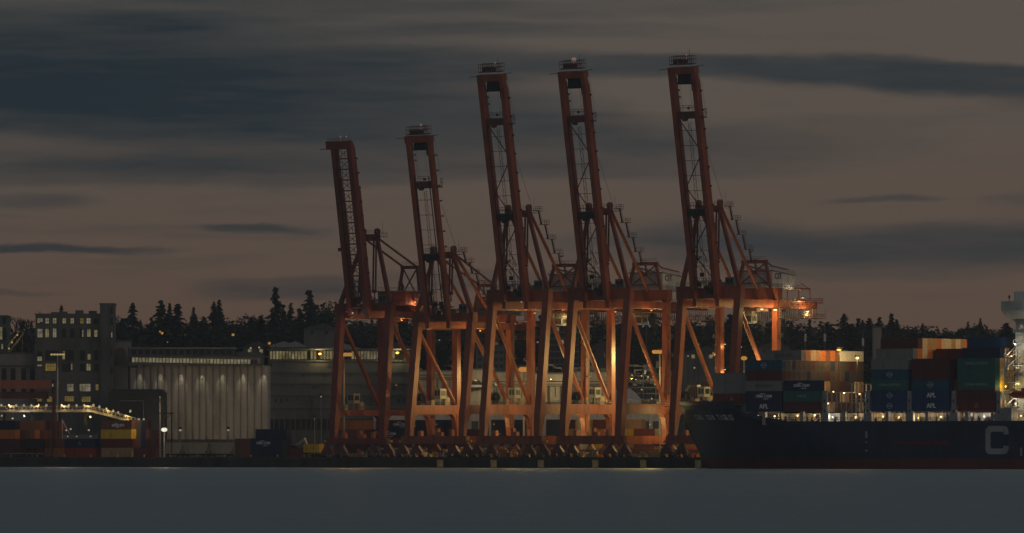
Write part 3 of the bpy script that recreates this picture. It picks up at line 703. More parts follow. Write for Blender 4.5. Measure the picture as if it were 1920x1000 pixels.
for k, apx, lab in ((4, 1057, 'tall red crane, middle of the three tall ones, beacon glowing on its boom tip'),
                    (3, 906, 'tall red crane next to the shorter cranes, yellow lit trolley under its girder')):
    c = copy_tree(cr5); c['label'] = lab; place_crane(c, apx); CRANES[k] = c
place_crane(cr5, 1262)
# the two older, lower cranes
d2, Yc2 = crane_dims(766, dict(zs0=833, zs1=818, zp0=777, zp1=760, zg0=618, zg1=606, zc1=588, zh=600), yh=1.5, ye=44.0, ty=30.0, bw=2.0, bd=2.0, round=True, zigzag=0)
d2.update(tip=(-8.4, zl(259, Yc2 - 8)), apex=(3.9, zl(474, Yc2)), bsy=23.0, fslo=zl(552, Yc2), house=(5.0, 28.0, 37.0, zl(557, Yc2)), house_drop=.3, house_mat=GREY, fm=.735, fa=.34, festoon=1,
          fr=(26.5, zl(531, Yc2), 3.0, 4.6), bars=[(26.4, zl(533, Yc2), -.6, 2.7)])
d2['gx'] = 3.9
cr2 = make_crane('lower red crane with smooth round boom tubes, second shortest in the row', d2); place_crane(cr2, 766); CRANES[2] = cr2
d1, Yc1 = crane_dims(622, dict(zs0=833, zs1=822, zp0=780, zp1=769, zg0=598, zg1=586, zc1=570, zh=588), hx=9.3, yh=1.0, ye=36.0, ty=18.0, bw=1.4, bd=2.8, lattice=True, gx=3.1, bx=3.1, lean=3.6)
d1.update(tip=(-7.8, zl(268, Yc1 - 6)), apex=(6.0, zl(441, Yc1)), axx=2.6, bsy=20.0, backstay=0, fslo=zl(548, Yc1), fr=(26.5, zl(497, Yc1), 2.8, 4.6), frdepth=0,
          bars=[(26.4, zl(499, Yc1), -1.2, 2.5)], house=(5.2, 17.0, 31.0, zl(547, Yc1)), house_drop=0, house_mat=paint('dark_red_cladding', (.19, .05, .045), .6), reel=0, cy=10.0, festoon=0, paint=paint('old_crane_red_paint', (.17, .042, .028), .6, var=.25, scale=.35, grime=.4),
          house_text=['PORT OF', 'VANCOUVER'])
cr1 = make_crane('dark red old crane at the end of the row, short boom with cross braced panels', d1); place_crane(cr1, 622); CRANES[1] = cr1

# lamps on the cranes, some seen and some added to light legs and beams
gz5 = d5['zg0']; zc5 = d5['zc1']
for y, x, pw in ((13.0, 12.5, 900), (20.0, 12.6, 2600), (31.0, 6.4, 2400), (47.0, 6.4, 2600)):
    lamp_on(cr5, (x, y, gz5 - .6), WARML, .55, (pw, YEL))
lamp_on(cr5, (7.2, 37.0, zc5 + .2), COOLL, .4, (500, WRM)); lamp_on(cr5, (5.4, 46.0, d5['zg1'] + 1.2), WARML, .4, (500, YEL))
for z in (12.0, 22.5, 33.5, 26.0): lamp_on(cr5, (-8.4, 24.9, z), WARML if z > 22 else COOLL, .4, (160, YEL))
for k, pw in ((3, 260), (4, 420)):
    for y, x in ((13.0, 12.5), (21.0, -6.0)): lamp_on(CRANES[k], (x, y, gz5 - .6), SODIUM, .4, (pw, SOD))
for k, pw, c in ((5, 4600, AMB), (4, 4000, AMB), (3, 3600, AMB), (2, 2000, AMB), (1, 600, SOD)):  # portal floods added on each crane to brighten its legs and beams
    dd = {1: d1, 2: d2}.get(k, d5); hxk = dd['hx']
    lamp_on(CRANES[k], (hxk - 2.0, 9.5, dd['zp1'] + 7.5), WARML if k > 2 else SODIUM, .22, (pw, c))
    lamp_on(CRANES[k], (hxk - 2.0, 19.0, dd['zp0'] - 3.0), WARML if k > 2 else SODIUM, .2, (pw*.35, c))
    lamp_on(CRANES[k], (hxk + 6.5, 22.0, dd['zp1'] - 1.0), WARML if k > 2 else SODIUM, .18, (pw*.3, c))
    MB().beam((hxk + .9, 22.0, dd['zp1'] - .8), (hxk + 6.6, 22.0, dd['zp1'] - .4), .18, .18).build('added_lamp_bracket', DARK, CRANES[k])
for q in (-4.0, -2.6, -.2, 1.4): lamp_on(CRANES[3], (3.2, 27.0 + q, gz5 - 1.6), WARML, .32, (420, YEL))
for q in (0, 4.0): lamp_on(cr2, (5.6, 29.0 + q, d2['zg1'] + 1.0), WARML, .36, (500, YEL))
lamp_on(cr2, (8.0, 12.0, d2['zg0'] - .5), SODIUM, .35, (1500, SOD))
lamp_on(cr1, (5.9, 21.0, d1['zc1'] + .6), SODIUM, .5, (700, SOD)); lamp_on(cr1, (-1.0, -1.4, d1['zg1'] - .4), COOLL, .35, (120, WHT))
lamp_on(cr1, (7.5, 12.0, d1['zg0'] - .5), SODIUM, .35, (1100, SOD))
def tip_beacon(c, d, x=0.0, r=.4):
    MB().ball((x, d['tip'][0], d['tip'][1] + 3.4), r, 8, 5).tube((x, d['tip'][0], d['tip'][1] + .5), (x, d['tip'][0], d['tip'][1] + 3.3), .06, 4).build('beacon', PINKL, c)
tip_beacon(CRANES[4], d5, 0.4, .75)
for k in (3, 5): tip_beacon(CRANES[k], d5, 1.2, .22)
tip_beacon(cr2, d2, .8, .32)
for x in (-.8, 1.4): MB().ball((x, d1['tip'][0], d1['tip'][1] + 1.3), .22, 8, 5).tube((x, d1['tip'][0], d1['tip'][1] - .5), (x, d1['tip'][0], d1['tip'][1] + 1.2), .05, 4).build('beacon', PINKL, cr1)


#@@CONTAINERS
# ------------------------------------------------------------------ shipping containers
CC = {}
for n_, c_, w_ in (('navy', (.012, .022, .06), 'navy'), ('blue', (.014, .05, .13), 'blue'), ('teal', (.01, .075, .12), 'teal blue'), ('green', (.03, .115, .10), 'dark green'),
                   ('maroon', (.085, .022, .02), 'maroon'), ('darkred', (.14, .025, .02), 'dark red'), ('red', (.28, .035, .02), 'red'), ('brown', (.20, .075, .045), 'reddish brown'),
                   ('grey', (.19, .19, .185), 'grey'), ('cream', (.6, .5, .34), 'cream'), ('white', (.62, .6, .54), 'white'), ('orange', (.52, .17, .035), 'orange'), ('yellow', (.70, .44, .03), 'yellow'),
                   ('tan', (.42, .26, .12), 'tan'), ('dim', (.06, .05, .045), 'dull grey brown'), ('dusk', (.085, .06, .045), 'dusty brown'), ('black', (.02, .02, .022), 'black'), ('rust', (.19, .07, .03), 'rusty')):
    CC[n_] = (paint('container_paint_' + n_, c_, .6, var=.16, scale=.6, grime=.35), w_)
CMESH = {}
def container_meshes(Lc, H, colr):
    k = (Lc, H, colr)
    if k in CMESH: return CMESH[k]
    m = CC[colr][0]; w = 1.22; mb = MB(); x0, x1 = -Lc/2, Lc/2
    for x in (x0, x1 - .17):
        for y in (-w, w - .17): mb.box(x, x + .17, y, y + .17, 0, H)
    for y in (-w, w - .12):
        mb.box(x0 + .17, x1 - .17, y, y + .12, 0, .18); mb.box(x0 + .17, x1 - .17, y, y + .12, H - .12, H)
    for x in (x0, x1 - .12):
        mb.box(x, x + .12, -w + .17, w - .17, 0, .16); mb.box(x, x + .12, -w + .17, w - .17, H - .14, H)
    n = int(Lc / .55)                                  # corrugated sides
    for sy in (-1, 1):
        pts = []
        for i in range(n + 1):
            xa = x0 + .17 + (Lc - .34) * i / n; st = (Lc - .34) / n
            if i < n: pts += [(xa, .03), (xa + st*.36, .03), (xa + st*.5, .075), (xa + st*.86, .075)]
            else: pts.append((xa, .03))
        b = len(mb.v)
        for (x, q) in pts: mb.v += [Vector((x, sy*(w - q), .18)), Vector((x, sy*(w - q), H - .12))]
        for i in range(len(pts) - 1): mb.f.append((b + 2*i, b + 2*i + 2, b + 2*i + 3, b + 2*i + 1))
    mb.quad((x0, -w + .02, H - .05), (x1, -w + .02, H - .05), (x1, w - .02, H - .05), (x0, w - .02, H - .05))
    mb.quad((x0, -w, .08), (x1, -w, .08), (x1, w, .08), (x0, w, .08))
    for i in range(8):
        y = -w + .17 + (2*w - .34) * i / 8; mb.box(x0 + .05 + .03*(i % 2), x0 + .1 + .03*(i % 2), y, y + (2*w - .34)/8, .16, H - .14)
    body = mb.mesh('container_body', m)
    d = MB()
    for sy in (-1, 1):
        d.box(-.04, .0, min(sy*.02, sy*(w - .19)), max(sy*.02, sy*(w - .19)), .17, H - .15)
        for q in (.3, .75): d.tube((.05, sy*q, .1), (.05, sy*q, H - .1), .035, 5); d.box(.0, .09, sy*q - .05, sy*q + .12, 1.1, 1.25)
        for z in (.5, 1.2, 1.9): d.box(.0, .03, sy*(w - .19) - .12, sy*(w - .19) + .12, z, z + .12)
    door = d.mesh('container_door', m)
    CMESH[k] = (body, door)
    return CMESH[k]
LW = paint('white_lettering', (.8, .8, .8), .6); LG = paint('grey_lettering', (.06, .065, .07), .6); LP = paint('pale_blue_lettering', (.22, .32, .38), .6); LGR = paint('pale_green_lettering', (.2, .3, .27), .6)
def swoosh(mat, cont, sz=1.0, x=0):
    mb = MB()
    for a0, a1, zz in ((R(200), R(330), .55), (R(20), R(150), -.55)):
        pts = arc((x, H2(cont)/2 - zz*sz*1.0), .9*sz, a0 if zz < 0 else a1 - R(300), a1 if zz < 0 else a0 + R(-60), 8)
    for (cx, cz, s) in ((x - .5*sz, H2(cont)/2 + .62*sz, 1), (x + .7*sz, H2(cont)/2 - .72*sz, -1)):
        poly_o = [(cx + 1.1*sz*t, cz + s*(.16*sz*(1 - t*t*.9))) for t in [k/5 - 1 for k in range(11)]]
        poly_i = [(cx + 1.1*sz*t, cz - s*(.02*sz*(1 - t*t))) for t in [1 - k/5 for k in range(11)]]
        mb.prism(poly_o + poly_i, 'y', -1.28, -1.245)
    return mb.build('emblem', mat, cont)
def H2(o): return o['_h'] if '_h' in o else 2.9
def roundel(mat, cont, x=0, r=.85):
    mb = MB(); H = H2(cont); k = 20
    ro = [(x + r*math.cos(2*math.pi*i/k), H/2 + r*math.sin(2*math.pi*i/k)) for i in range(k)]; ri = [(x + r*.72*math.cos(2*math.pi*i/k), H/2 + r*.72*math.sin(2*math.pi*i/k)) for i in range(k)]
    for i in range(k):
        j = (i + 1) % k; mb.prism([ro[i], ro[j], ri[j], ri[i]], 'y', -1.28, -1.245)
    mb.prism([(x - r*1.25, H/2 - .22), (x + r*1.25, H/2 - .22), (x + r*1.25, H/2 + .22), (x - r*1.25, H/2 + .22)], 'y', -1.30, -1.281)
    return mb.build('emblem', mat, cont)
USED = set()
def container(loc, colr, label, group, Lc=12.19, H=2.88, rz=-TH, mark=None, lash=True):
    body, door = container_meshes(Lc, H, colr)
    o = bpy.data.objects.new('shipping_container', body); COL.objects.link(o); o.location = loc; o.rotation_euler = (0, 0, rz)
    d = bpy.data.objects.new('door', door); COL.objects.link(d); d.parent = o; d.location = (Lc/2, 0, 0)
    while label in USED: label = 'another ' + label
    USED.add(label)
    tag(o, label, 'container', group)
    if mark:
        if mark[0] == 'text': lettering(mark[1], mark[2], mark[3], o, (mark[4] if len(mark) > 4 else 0, -1.25, H*.5), sx=mark[5] if len(mark) > 5 else 1, spacing=mark[6] if len(mark) > 6 else 1)
        elif mark[0] == 'cma':
            lettering('CMA CGM', 1.1, LW, o, (mark[1] if len(mark) > 1 else 0, -1.25, H*.5), sx=1.05); swoosh(LW, o, 1.0, mark[1] if len(mark) > 1 else 0)
        elif mark[0] == 'roundel': roundel(LP, o)
        elif mark[0] == 'star':
            mb = MB(); H_ = H/2
            for k in range(3):
                a = R(90 + 120*k); c = (.0 + .42*math.cos(a), H_ + .42*math.sin(a)); mb.prism([(c[0] - .3, c[1] - .25), (c[0] + .3, c[1] - .25), (c[0], c[1] + .35)], 'y', -1.28, -1.245)
            mb.build('emblem', paint('faded_red_white', (.4, .25, .22)), o)
    return o

#@@SHIP
# ------------------------------------------------------------------ the container ship
ST = -29.0
S_TIP = S(1273, ST)
def SH(x, y, z): return W(S_TIP + x, ST + y, z)          # ship frame: x aft of the bow tip, y to starboard
def sx_of(px, y): return S(px, ST + y) - S_TIP
def build_ship():
    root = empty('container_ship', SH(0, 0, 0), -TH)
    tag(root, 'dark blue container ship moored with its bow to the left, red waterline band', 'ship')
    hullm = paint('dark_blue_hull_paint', (.013, .024, .052), .42, var=.35, scale=.3, grime=.4)
    bootm = paint('dark_red_antifouling', (.105, .021, .018), .6, var=.2, scale=.1)
    def ztop(x):
        if x < 33: return 19.1 + .3*max(0, 1 - x/10)
        if x < 37: return 19.1 - 3.3*(x - 33)/4
        if x < 53: return 15.8 - 2.5*(x - 37)/16
        return 13.3
    stem = lambda z: 10.2 * (1 - max(z, -2)/19.2) - .9*math.sin(math.pi*max(0, min(1, z/19.2)))
    def hb(x, z):
        zz = max(0, min(1, z/17)); Lz = 88 - 44*zz**1.2
        e = min(1, x/Lz); p = 1.75 + .55*zz
        h = 24.1*(1 - (1 - e)**p)
        if x > 250: h *= 1 - ((x - 250)/60)**2*.35
        return max(h, .18)
    xs = [0, 1, 2.2, 3.6, 5.2, 7, 9, 11.5, 14, 17, 20, 23.5, 27, 30, 33, 34.5, 36, 37.5, 41, 45, 49, 53, 58, 64, 72, 80, 90, 104, 120, 160, 200, 250, 280, 300]
    def side(z0f, z1f, nz, sg):
        rows = []
        for x in xs:
            r = []
            for j in range(nz + 1):
                zt = ztop(x); z = z0f(zt) + (z1f(zt) - z0f(zt))*j/nz
                X = x + stem(z)*max(0, 1 - x/70)**1.5
                r.append(Vector((X, sg*hb(x, z), z)))
            rows.append(r)
        return rows
    def skin(mb, rows):
        n = len(mb.v); k = len(rows[0])
        for r in rows: mb.v += r
        for i in range(len(rows) - 1):
            for j in range(k - 1):
                a = n + i*k + j; mb.f.append((a, a + k, a + k + 1, a + 1))
    mb = MB()
    sides = {}
    for sg in (-1, 1):
        rw = side(lambda t: 3.0, lambda t: t, 14, sg); skin(mb, rw); sides[sg] = rw
    for i in range(len(xs) - 1):    # bulwark inside and decks
        a, b = sides[-1][i][-1], sides[-1][i + 1][-1]; c, d = sides[1][i + 1][-1], sides[1][i][-1]
        dz = Vector((0, 0, -1.1))
        mb.quad(a + dz, b + dz, c + dz, d + dz)
        for p, q in ((a, b), (c, d)):
            iy = Vector((0, .12 if p.y < 0 else -.12, 0)); mb.quad(p, q, q + iy, p + iy); mb.quad(p + iy, q + iy, q + iy + dz, p + iy + dz)
    r0, r1 = sides[-1][-1], sides[1][-1]
    for j in range(len(r0) - 1): mb.quad(r0[j], r1[j], r1[j + 1], r0[j + 1])
    hull = mb.build('hull', hullm, root)
    for p_ in hull.data.polygons: p_.use_smooth = False
    mb = MB()
    for sg in (-1, 1): skin(mb, side(lambda t: -3.0, lambda t: 3.0, 5, sg))
    mb.build('boot_topping', bootm, root)
    def hull_pt(px, py, sg=-1):
        # point of the port side seen at that pixel: march along the hull
        best = None
        for it in range(400):
            x = it * .35
            zt = 0
            z = 8.0
            for _ in range(4):
                X = x + stem(z)*max(0, 1 - x/70)**1.5; Wp = SH(X, -hb(x, z), 0); z = ZP(py, Wp.y)
            u = 960 + Wp.x/Wp.y*F
            if best is None or abs(u - px) < best[0]: best = (abs(u - px), x, X, -hb(x, z), z)
        _, x, X, y, z = best
        d = .3; X2 = x + d + stem(z)*max(0, 1 - (x + d)/70)**1.5; y2 = -hb(x + d, z)
        X3 = x + stem(z + .5)*max(0, 1 - x/70)**1.5; y3 = -hb(x, z + .5)
        tx = Vector((X2 - X, y2 - y, 0)).normalized(); tz = Vector((X3 - X, y3 - y, .5)).normalized()
        return Vector((X, y, z)), tx, tz
    # the ship's name letter by letter on the flare of the bow
    nm = 'CMA CGM TIGRIS'
    for i, ch in enumerate(nm):
        if ch == ' ': continue
        px = 1307 + i * 5.15; py = 782.5 + .15*i*.35
        p, tx, tz = hull_pt(px, py)
        n = tx.cross(tz).normalized()
        if n.y > 0: n = -n
        tz = (tz - tx*tz.dot(tx)).normalized(); n2 = tx.cross(tz)
        o = lettering(ch, 2.45 + .02*i, paint('white_name_lettering', (.85, .85, .85), .6), root, p, sx=.60 if ch != 'I' else .8)
        M = Matrix((tx, tz, n2)).transposed().to_4x4()
        q = p + n2*.16
        o.matrix_local = Matrix.Translation(q) @ M @ Matrix.Diagonal((1.0, 1.0, 1.0, 1))
        if n2.dot(n) < 0: o.matrix_local = Matrix.Translation(p - n2*.1) @ M
    # big letter on the flat side
    def flat(px, py):
        x = sx_of(px, -24.1); Yv = SH(x, -24.1, 0).y; return x, ZP(py, Yv)
    white = paint('white_hull_lettering', (.30, .31, .33), .6, scale=.3)
    xa, zt = flat(1848, 799); xb_, zb = flat(1891, 852); tw = (xb_ - xa)*.215; th = (zt - zb)*.2; r = (zt - zb)*.2
    mb = MB()
    def cring(off):
        x0, x1, z0, z1, rr = xa + off*tw, xb_ - off*tw, zb + off*th, zt - off*th, r*(1 - .55*off)
        pts = [(x1, z1 - (zt - zb)*.30 + off*th)]
        pts += arc((x1 - rr, z1 - rr), rr, 0, R(90), 6) if off == 0 else arc((x1 - rr*.5, z1 - rr*.5), rr*.5, 0, R(90), 6)
        pts += arc((x0 + rr, z1 - rr), rr, R(90), R(180), 6) + arc((x0 + rr, z0 + rr), rr, R(180), R(270), 6)
        pts += arc((x1 - rr, z0 + rr), rr, R(270), R(360), 6) if off == 0 else arc((x1 - rr*.5, z0 + rr*.5), rr*.5, R(270), R(360), 6)
        pts += [(x1, z0 + (zt - zb)*.30 - off*th)]
        return pts
    o_, i_ = cring(0), cring(1)
    for k in range(len(o_) - 1): mb.prism([o_[k], o_[k + 1], i_[k + 1], i_[k]], 'y', -24.18, -24.08)
    mb.build('lettering', white, root)
    xI, zI = flat(1913, 839.5); xI2, zI2 = flat(1916.5, 855)
    MB().box(xI, xI2, -24.18, -24.08, zI2, zI).build('lettering', white, root)
    dimw = paint('dim_draught_mark', (.06, .065, .07), .6)
    x0, z1 = flat(1893, 831); x1, z0 = flat(1906, 848); mb = MB()
    for b in ((x0, x1, z1 - .15, z1), (x0, x1, z0, z0 + .15), (x0, x0 + .2, z0, z1), (x1 - .2, x1, z0, z1), (x0 + .8, x0 + 1.5, z0 + 1.2, z0 + 1.7), (x0 + .5, x1 - .6, z0 + .75, z0 + 1.0)): mb.box(b[0], b[1], -24.16, -24.08, b[2], b[3])
    mb.build('tug_mark', dimw, root)
    mb = MB()
    for i, py in enumerate((813, 820, 829, 845)):
        x, z = flat(1624.5, py); mb.box(x - .35, x + .35, -24.16, -24.08, z - (.9 if i == 0 else .25), z + (.6 if i == 0 else .2))
    mb.build('draught_mark', white, root)
    x0, z1 = flat(1660, 826); x1, z0 = flat(1777, 834.5); mb = MB()
    mb.prism([(x0, z0 + .3), (x0 + 9, z0), (x1, z0), (x1, z1), (x0 + 9, z1 - .15), (x0, z1 - .5)], 'y', -24.17, -24.08)
    mb.build('red_paint_patch', paint('faded_red_hull_paint', (.11, .014, .016), .6, var=.4, scale=.25), root)
    # anchor and hawse on the bow, plus pale scuffs
    mb = MB(); p = Vector((3.3, .4, 12.2))
    mb.beam(p + Vector((.4, .9, 2.4)), p + Vector((-.3, 1.2, -1.2)), .5, .5); mb.beam(p + Vector((-.9, .1, -.6)), p + Vector((.5, 2.4, -1.7)), .6, .7); mb.beam(p + Vector((-.9, .1, -.6)), p + Vector((-1.0, .1, .9)), .4, .6)
    mb.build('anchor', DKRED, root)
    for px, py in ((1352, 834), (1379, 834)):
        p, tx, tz = hull_pt(px, py); n = tx.cross(tz).normalized(); n = -n if n.y > 0 else n
        MB().beam(p + n*.1 - tx*.7 + tz*.25, p + n*.1 + tx*.7 - tz*.3, .3, .5, n).build('thruster_mark', paint('pale_thruster_mark', (.055, .06, .065)), root)
    # breakwater, mooring gear, foremast on the forecastle
    mb = MB()
    mb.box(30.5, 31.0, -17, 17, 18, 21.4)
    for y in (-12, -6, 6, 12): mb.box(20, 23, y - .8, y + .8, 18, 19.6); mb.disc((17, y, 18.9), .8, (0, 1, 0), 1.5, 12)
    mb.rail((2.5, -3, 19.2), (10, -11, 19.2), 1.0, 1.4, .06)
    mb.build('forecastle_gear', GREY, root)
    MB().tube((12, 0, 18), (12, 0, 29), .3, 8, .18).beam((12, -2, 27), (12, 2, 27), .2, .2).build('foremast', GREY, root)
    # hatch coamings, lashing bridges
    coam = paint('pale_hatch_coaming', (.36, .34, .3), .6)
    X1 = sx_of(1398, -24); Xe = sx_of(1868, -24)
    mb = MB().box(X1 + 9, Xe, -21.0, 21.0, 12.0, 15.55).box(X1 - 13.5, X1 + 8.99, -15.0, 15.0, 12.0, 15.5).box(X1 - 13.5, X1 - .5, -13, 13, 15.51, 18.3)
    x = X1 + 9.4
    while x < Xe: mb.box(x, x + .25, -21.6, -21.0, 12.2, 15.4); x += 2.9
    mb.build('hatch_coaming', coam, root)
    mb = MB()
    for k in range(150):
        x = random.uniform(X1 + 3, Xe); w = random.uniform(.1, .5); mb.box(x, x + w, -22.6, -22.3, 12.2, 12.2 + random.uniform(.8, 2.6))
    mb.rail((X1 + 6, -23.8, 13.3), (Xe, -23.8, 13.3), 1.05, 1.8, .05)
    mb.build('deck_fittings', DARK, root)
    posts = paint('grey_lashing_bridge_paint', (.24, .25, .26), .55)
    for px, hpy in ((1541, 733), (1622, 733), (1700, 733), (1783, 733), (1867, 735)):
        x = sx_of(px, -24) + .2; zt_ = ZP(hpy, SH(x, -24, 0).y)
        mb = MB().box(x, x + 1.35, -24.0, -23.2, 12.3, zt_)
        mb.box(x - .6, x + 1.9, -24.02, -23.0, 12.3, 15.6)
        for i in range(20):
            y = -22.6 + i*2.5; mb.box(x + .5, x + .72, y - .12, y + .12, 12.3, zt_ - .5)
        for z in (15.7, 18.6, 21.5, zt_ - .4): mb.box(x + .2, x + 1.0, -23.2, 23.6, z - .12, z)
        for i in range(18):
            if i % 3 != 2: mb.tube((x + .9, -22.6 + i*2.5, 15.8), (x + .9, -20.1 + i*2.5, 18.5), .07, 4)
        mb.build('lashing_bridge', posts, root)
        MB().box(x + .45, x + .9, -24.05, -24.005, zt_ - 3.2, zt_ - 2.4).box(x + .45, x + .9, -24.05, -24.005, zt_ - 6.0, zt_ - 5.2).build('pillar_opening', DARK, root)
    for px in (1432, 1503, 1582, 1663, 1737, 1812):
        x = sx_of(px, -24); MB().box(x - .5, x + .5, -24.0, -23.0, 12.3, ZP(772, SH(x, -24, 0).y)).build('hatch_post', posts, root)
    # cell guides standing in the empty bay
    mb = MB(); x = sx_of(1552, -24)
    for i in range(16):
        y = -14 + i*2.5; mb.box(x + 1.5, x + 1.75, y - .16, y + .16, 15.5, 24.0)
        if i < 15 and i % 2: mb.tube((x + 1.6, y, 15.7), (x + 1.6, y + 2.5, 19.4), .09, 4); mb.tube((x + 1.6, y + 2.5, 15.7), (x + 1.6, y, 19.4), .09, 4)
    for z in (19.6, 23.9): mb.box(x + 1.3, x + 2.0, -14.4, 24, z - .2, z)
    mb.build('cell_guide', paint('pale_cell_guide', (.42, .36, .27), .6), root)
    # deck lamps
    for px, py, mt, pw, c in ((1422, 781, WARML, 130, WRM), (1453, 781, WARML, 160, WRM), (1496, 780, WARML, 140, WRM), (1528, 779, COOLL, 160, WRM), (1562, 783, COOLL, 170, WHT), (1605, 783, WARML, 200, WRM), (1634, 777, SODIUM, 160, SOD), (1656, 782, WARML, 190, WRM), (1686, 783, WARML, 190, WRM),
                              (1722, 784, WARML, 130, WRM), (1736, 784, WARML, 120, WRM), (1765, 782, COOLL, 200, WRM), (1817, 782, COOLL, 200, WHT), (1846, 782, COOLL, 180, WHT), (1798, 776, SODIUM, 90, SOD)):
        x = sx_of(px, -22.4); z = ZP(py, SH(x, -22.4, 0).y)
        l = MB().ball((x, -22.4, z), .30, 8, 5).build('deck_lamp', mt, root); add_light((x, -22.9, z + .1), pw*1.6, c, root, .3)
    for px, py, mt, pw, c in ((1464, 750, SODIUM, 160, SOD), (1700, 745, WARML, 180, YEL), (1787, 745, WARML, 150, YEL), (1563, 735, WARML, 160, WRM), (1583, 737, COOLL, 240, WHT), (1553, 757, COOLL, 160, WHT), (1612, 739, WARML, 200, WRM)):
        y = -20.5 if px in (1464, 1700, 1787) else -8.0
        x = sx_of(px, y); z = ZP(py, SH(x, y, 0).y)
        MB().ball((x, y, z), .26, 8, 5).build('deck_lamp', mt, root); add_light((x + .1, y - .4, z), pw*1.6, c, root, .3)
    # lamps on masts over the empty bay
    for px, py, mt, pw, c, hw in ((1573, 656, SODIUM, 2000, SOD, 1.6), (1607, 671, WARML, 1700, YEL, .7)):
        x = sx_of(1467, -24) + 3.5; y = -24 + (px - (1467 + 20)) / 3.86; x = sx_of(px, y); z = ZP(py, SH(x, y, 0).y)
        mast = MB().tube((x, y, 15), (x, y, z - .3), .08, 5).box(x - .4, x + .4, y - hw, y + hw, z + .35, z + .7).build('lamp_mast', DARK, root)
        MB().ball((x, y, z), .55, 10, 6, (1, hw*1.3, .6)).build('lamp_lens', mt, mast)
        add_light((x + .8, y - .5, z - .8), pw, c, root, .6)
    # accommodation block with bridge wings
    wh = paint('white_superstructure_paint', (.52, .54, .52), .5, scale=.2)
    px0 = sx_of(1904, -19.5); Ys = SH(px0, -19.5, 0).y; zt_ = ZP(577, Ys)
    acc = MB().box(px0, px0 + 13, -19.5, 19.5, 12.2, zt_).build('accommodation_block', wh, root)
    mb = MB()
    for k in range(9):
        z = 16.2 + k*3.05
        mb.box(px0 - .2, px0 + 13.4, -20.6, -19.52, z, z + .16); mb.rail((px0, -20.6, z + .16), (px0 + 13.4, -20.6, z + .16), 1.0, 1.6, .05)
    mb.build('deck_gallery', wh, root)
    mb = MB()
    for k in range(8):
        for q in range(4): mb.box(px0 + 1.5 + q*3, px0 + 2.4 + q*3, -19.53, -19.502, 17.3 + k*3.05, 18.3 + k*3.05)
    mb.build('window', WINP, acc)
    zw = ZP(582, Ys)
    wing = MB().prism([(-24.2, zw), (-24.2, zw + 2.4), (24.2, zw + 2.4), (24.2, zw), (19.6, zw - 3.0), (-19.6, zw - 3.0)], 'x', px0 - 1.8, px0 + 5.0).build('bridge_wing', wh, root)
    MB().box(px0 - 2, px0 + 6, -17, 17, zw + 2.42, zw + 5.2).build('wheelhouse', wh, root)
    MB().tube((px0, -22.8, zw + 2.4), (px0, -22.8, zw + 4.2), .12, 5).ball((px0, -22.8, zw + 3.6), .35, 8, 5).build('searchlight', DARK, root)
    for px, py, mt, pw, c in ((1904, 646, COOLL, 260, WHT), (1897, 668, COOLL, 220, WRM), (1908, 690, COOLL, 200, WRM), (1910, 720, WARML, 240, YEL), (1905, 757, COOLL, 250, WHT), (1886, 725, WARML, 300, YEL), (1893, 755, WARML, 180, YEL), (1915, 780, WARML, 180, WRM)):
        y = -21.2; x = sx_of(px, y); z = ZP(py, SH(x, y, 0).y)
        MB().ball((x, y, z), .32, 8, 5).build('deck_lamp', mt, root); add_light((x, y - .5, z), pw, c, root, .4)
    x = sx_of(1873, -23); MB().box(x, x + 4.4, -23.6, -20.5, 12.2, ZP(765, SH(x, -23, 0).y)).build('deck_house', posts, root)
    mb = MB()
    x = sx_of(1884, -22)
    for k in range(5): mb.box(x, x + 4, -22.5, -20.7, 17 + k*3.4, 17.15 + k*3.4); mb.rail((x, -22.5, 17.1 + k*3.4), (x + 4, -22.5, 17.1 + k*3.4), 1.0, .8, .06); mb.tube((x + (k % 2)*4, -22, 13), (x + (k % 2)*4, -22, 33), .12, 5); mb.beam((x, -22.3, 17 + k*3.4), (x + 4, -22.3, 20.4 + k*3.4), .5, .12)
    mb.build('deck_stair', wh, root)
    mb = MB(); x = sx_of(1888, -22)
    mb.tube((x, -22.2, 25.5), (x + .6, -22.2, 31), .55, 8, .3); mb.build('provision_crane', wh, root)
    # floodlights on the front of the accommodation block shining forward over the stacks
    for y, z, pw in ((-14, 41.5, 8000), (6, 42.5, 16000)):
        MB().box(px0 - 1.2, px0 - .1, y - .5, y + .5, z, z + .5).build('floodlight', DARK, root); add_light((px0 - 1.9, y, z), pw, (1.0, .66, .28), root, .5, R(100), (-1, 0, -.10))
    return root
SHIP = build_ship()
def lifeboat():
    x = sx_of(1893, -23.2); z = ZP(748, SH(x, -23.2, 0).y); L = 7.6
    root = empty('lifeboat', SH(x, -23.2, z), -TH); tag(root, 'orange enclosed lifeboat hanging beside the lit accommodation block', 'lifeboat')
    om = paint('lifeboat_orange', (.34, .07, .02), .5)
    sec = lambda xx, k: [(xx, k*1.35*math.cos(a), 1.15 + (1.15*k if math.sin(a) < 0 else 1.3*k)*math.sin(a)) for a in [2*math.pi*i/12 for i in range(12)]]
    MB().loft([sec(0, .25), sec(.6, .7), sec(1.6, 1), (sec(L - 1.6, 1)), sec(L - .5, .8), sec(L, .4)]).build('hull', om, root)
    MB().box(L*.55, L*.85, -.7, .7, 2.2, 3.0).build('conning_cabin', om, root)
    MB().box(1.5, L - 1.5, -1.42, -1.30, 1.35, 1.6).build('window', GLASS, root)
lifeboat()

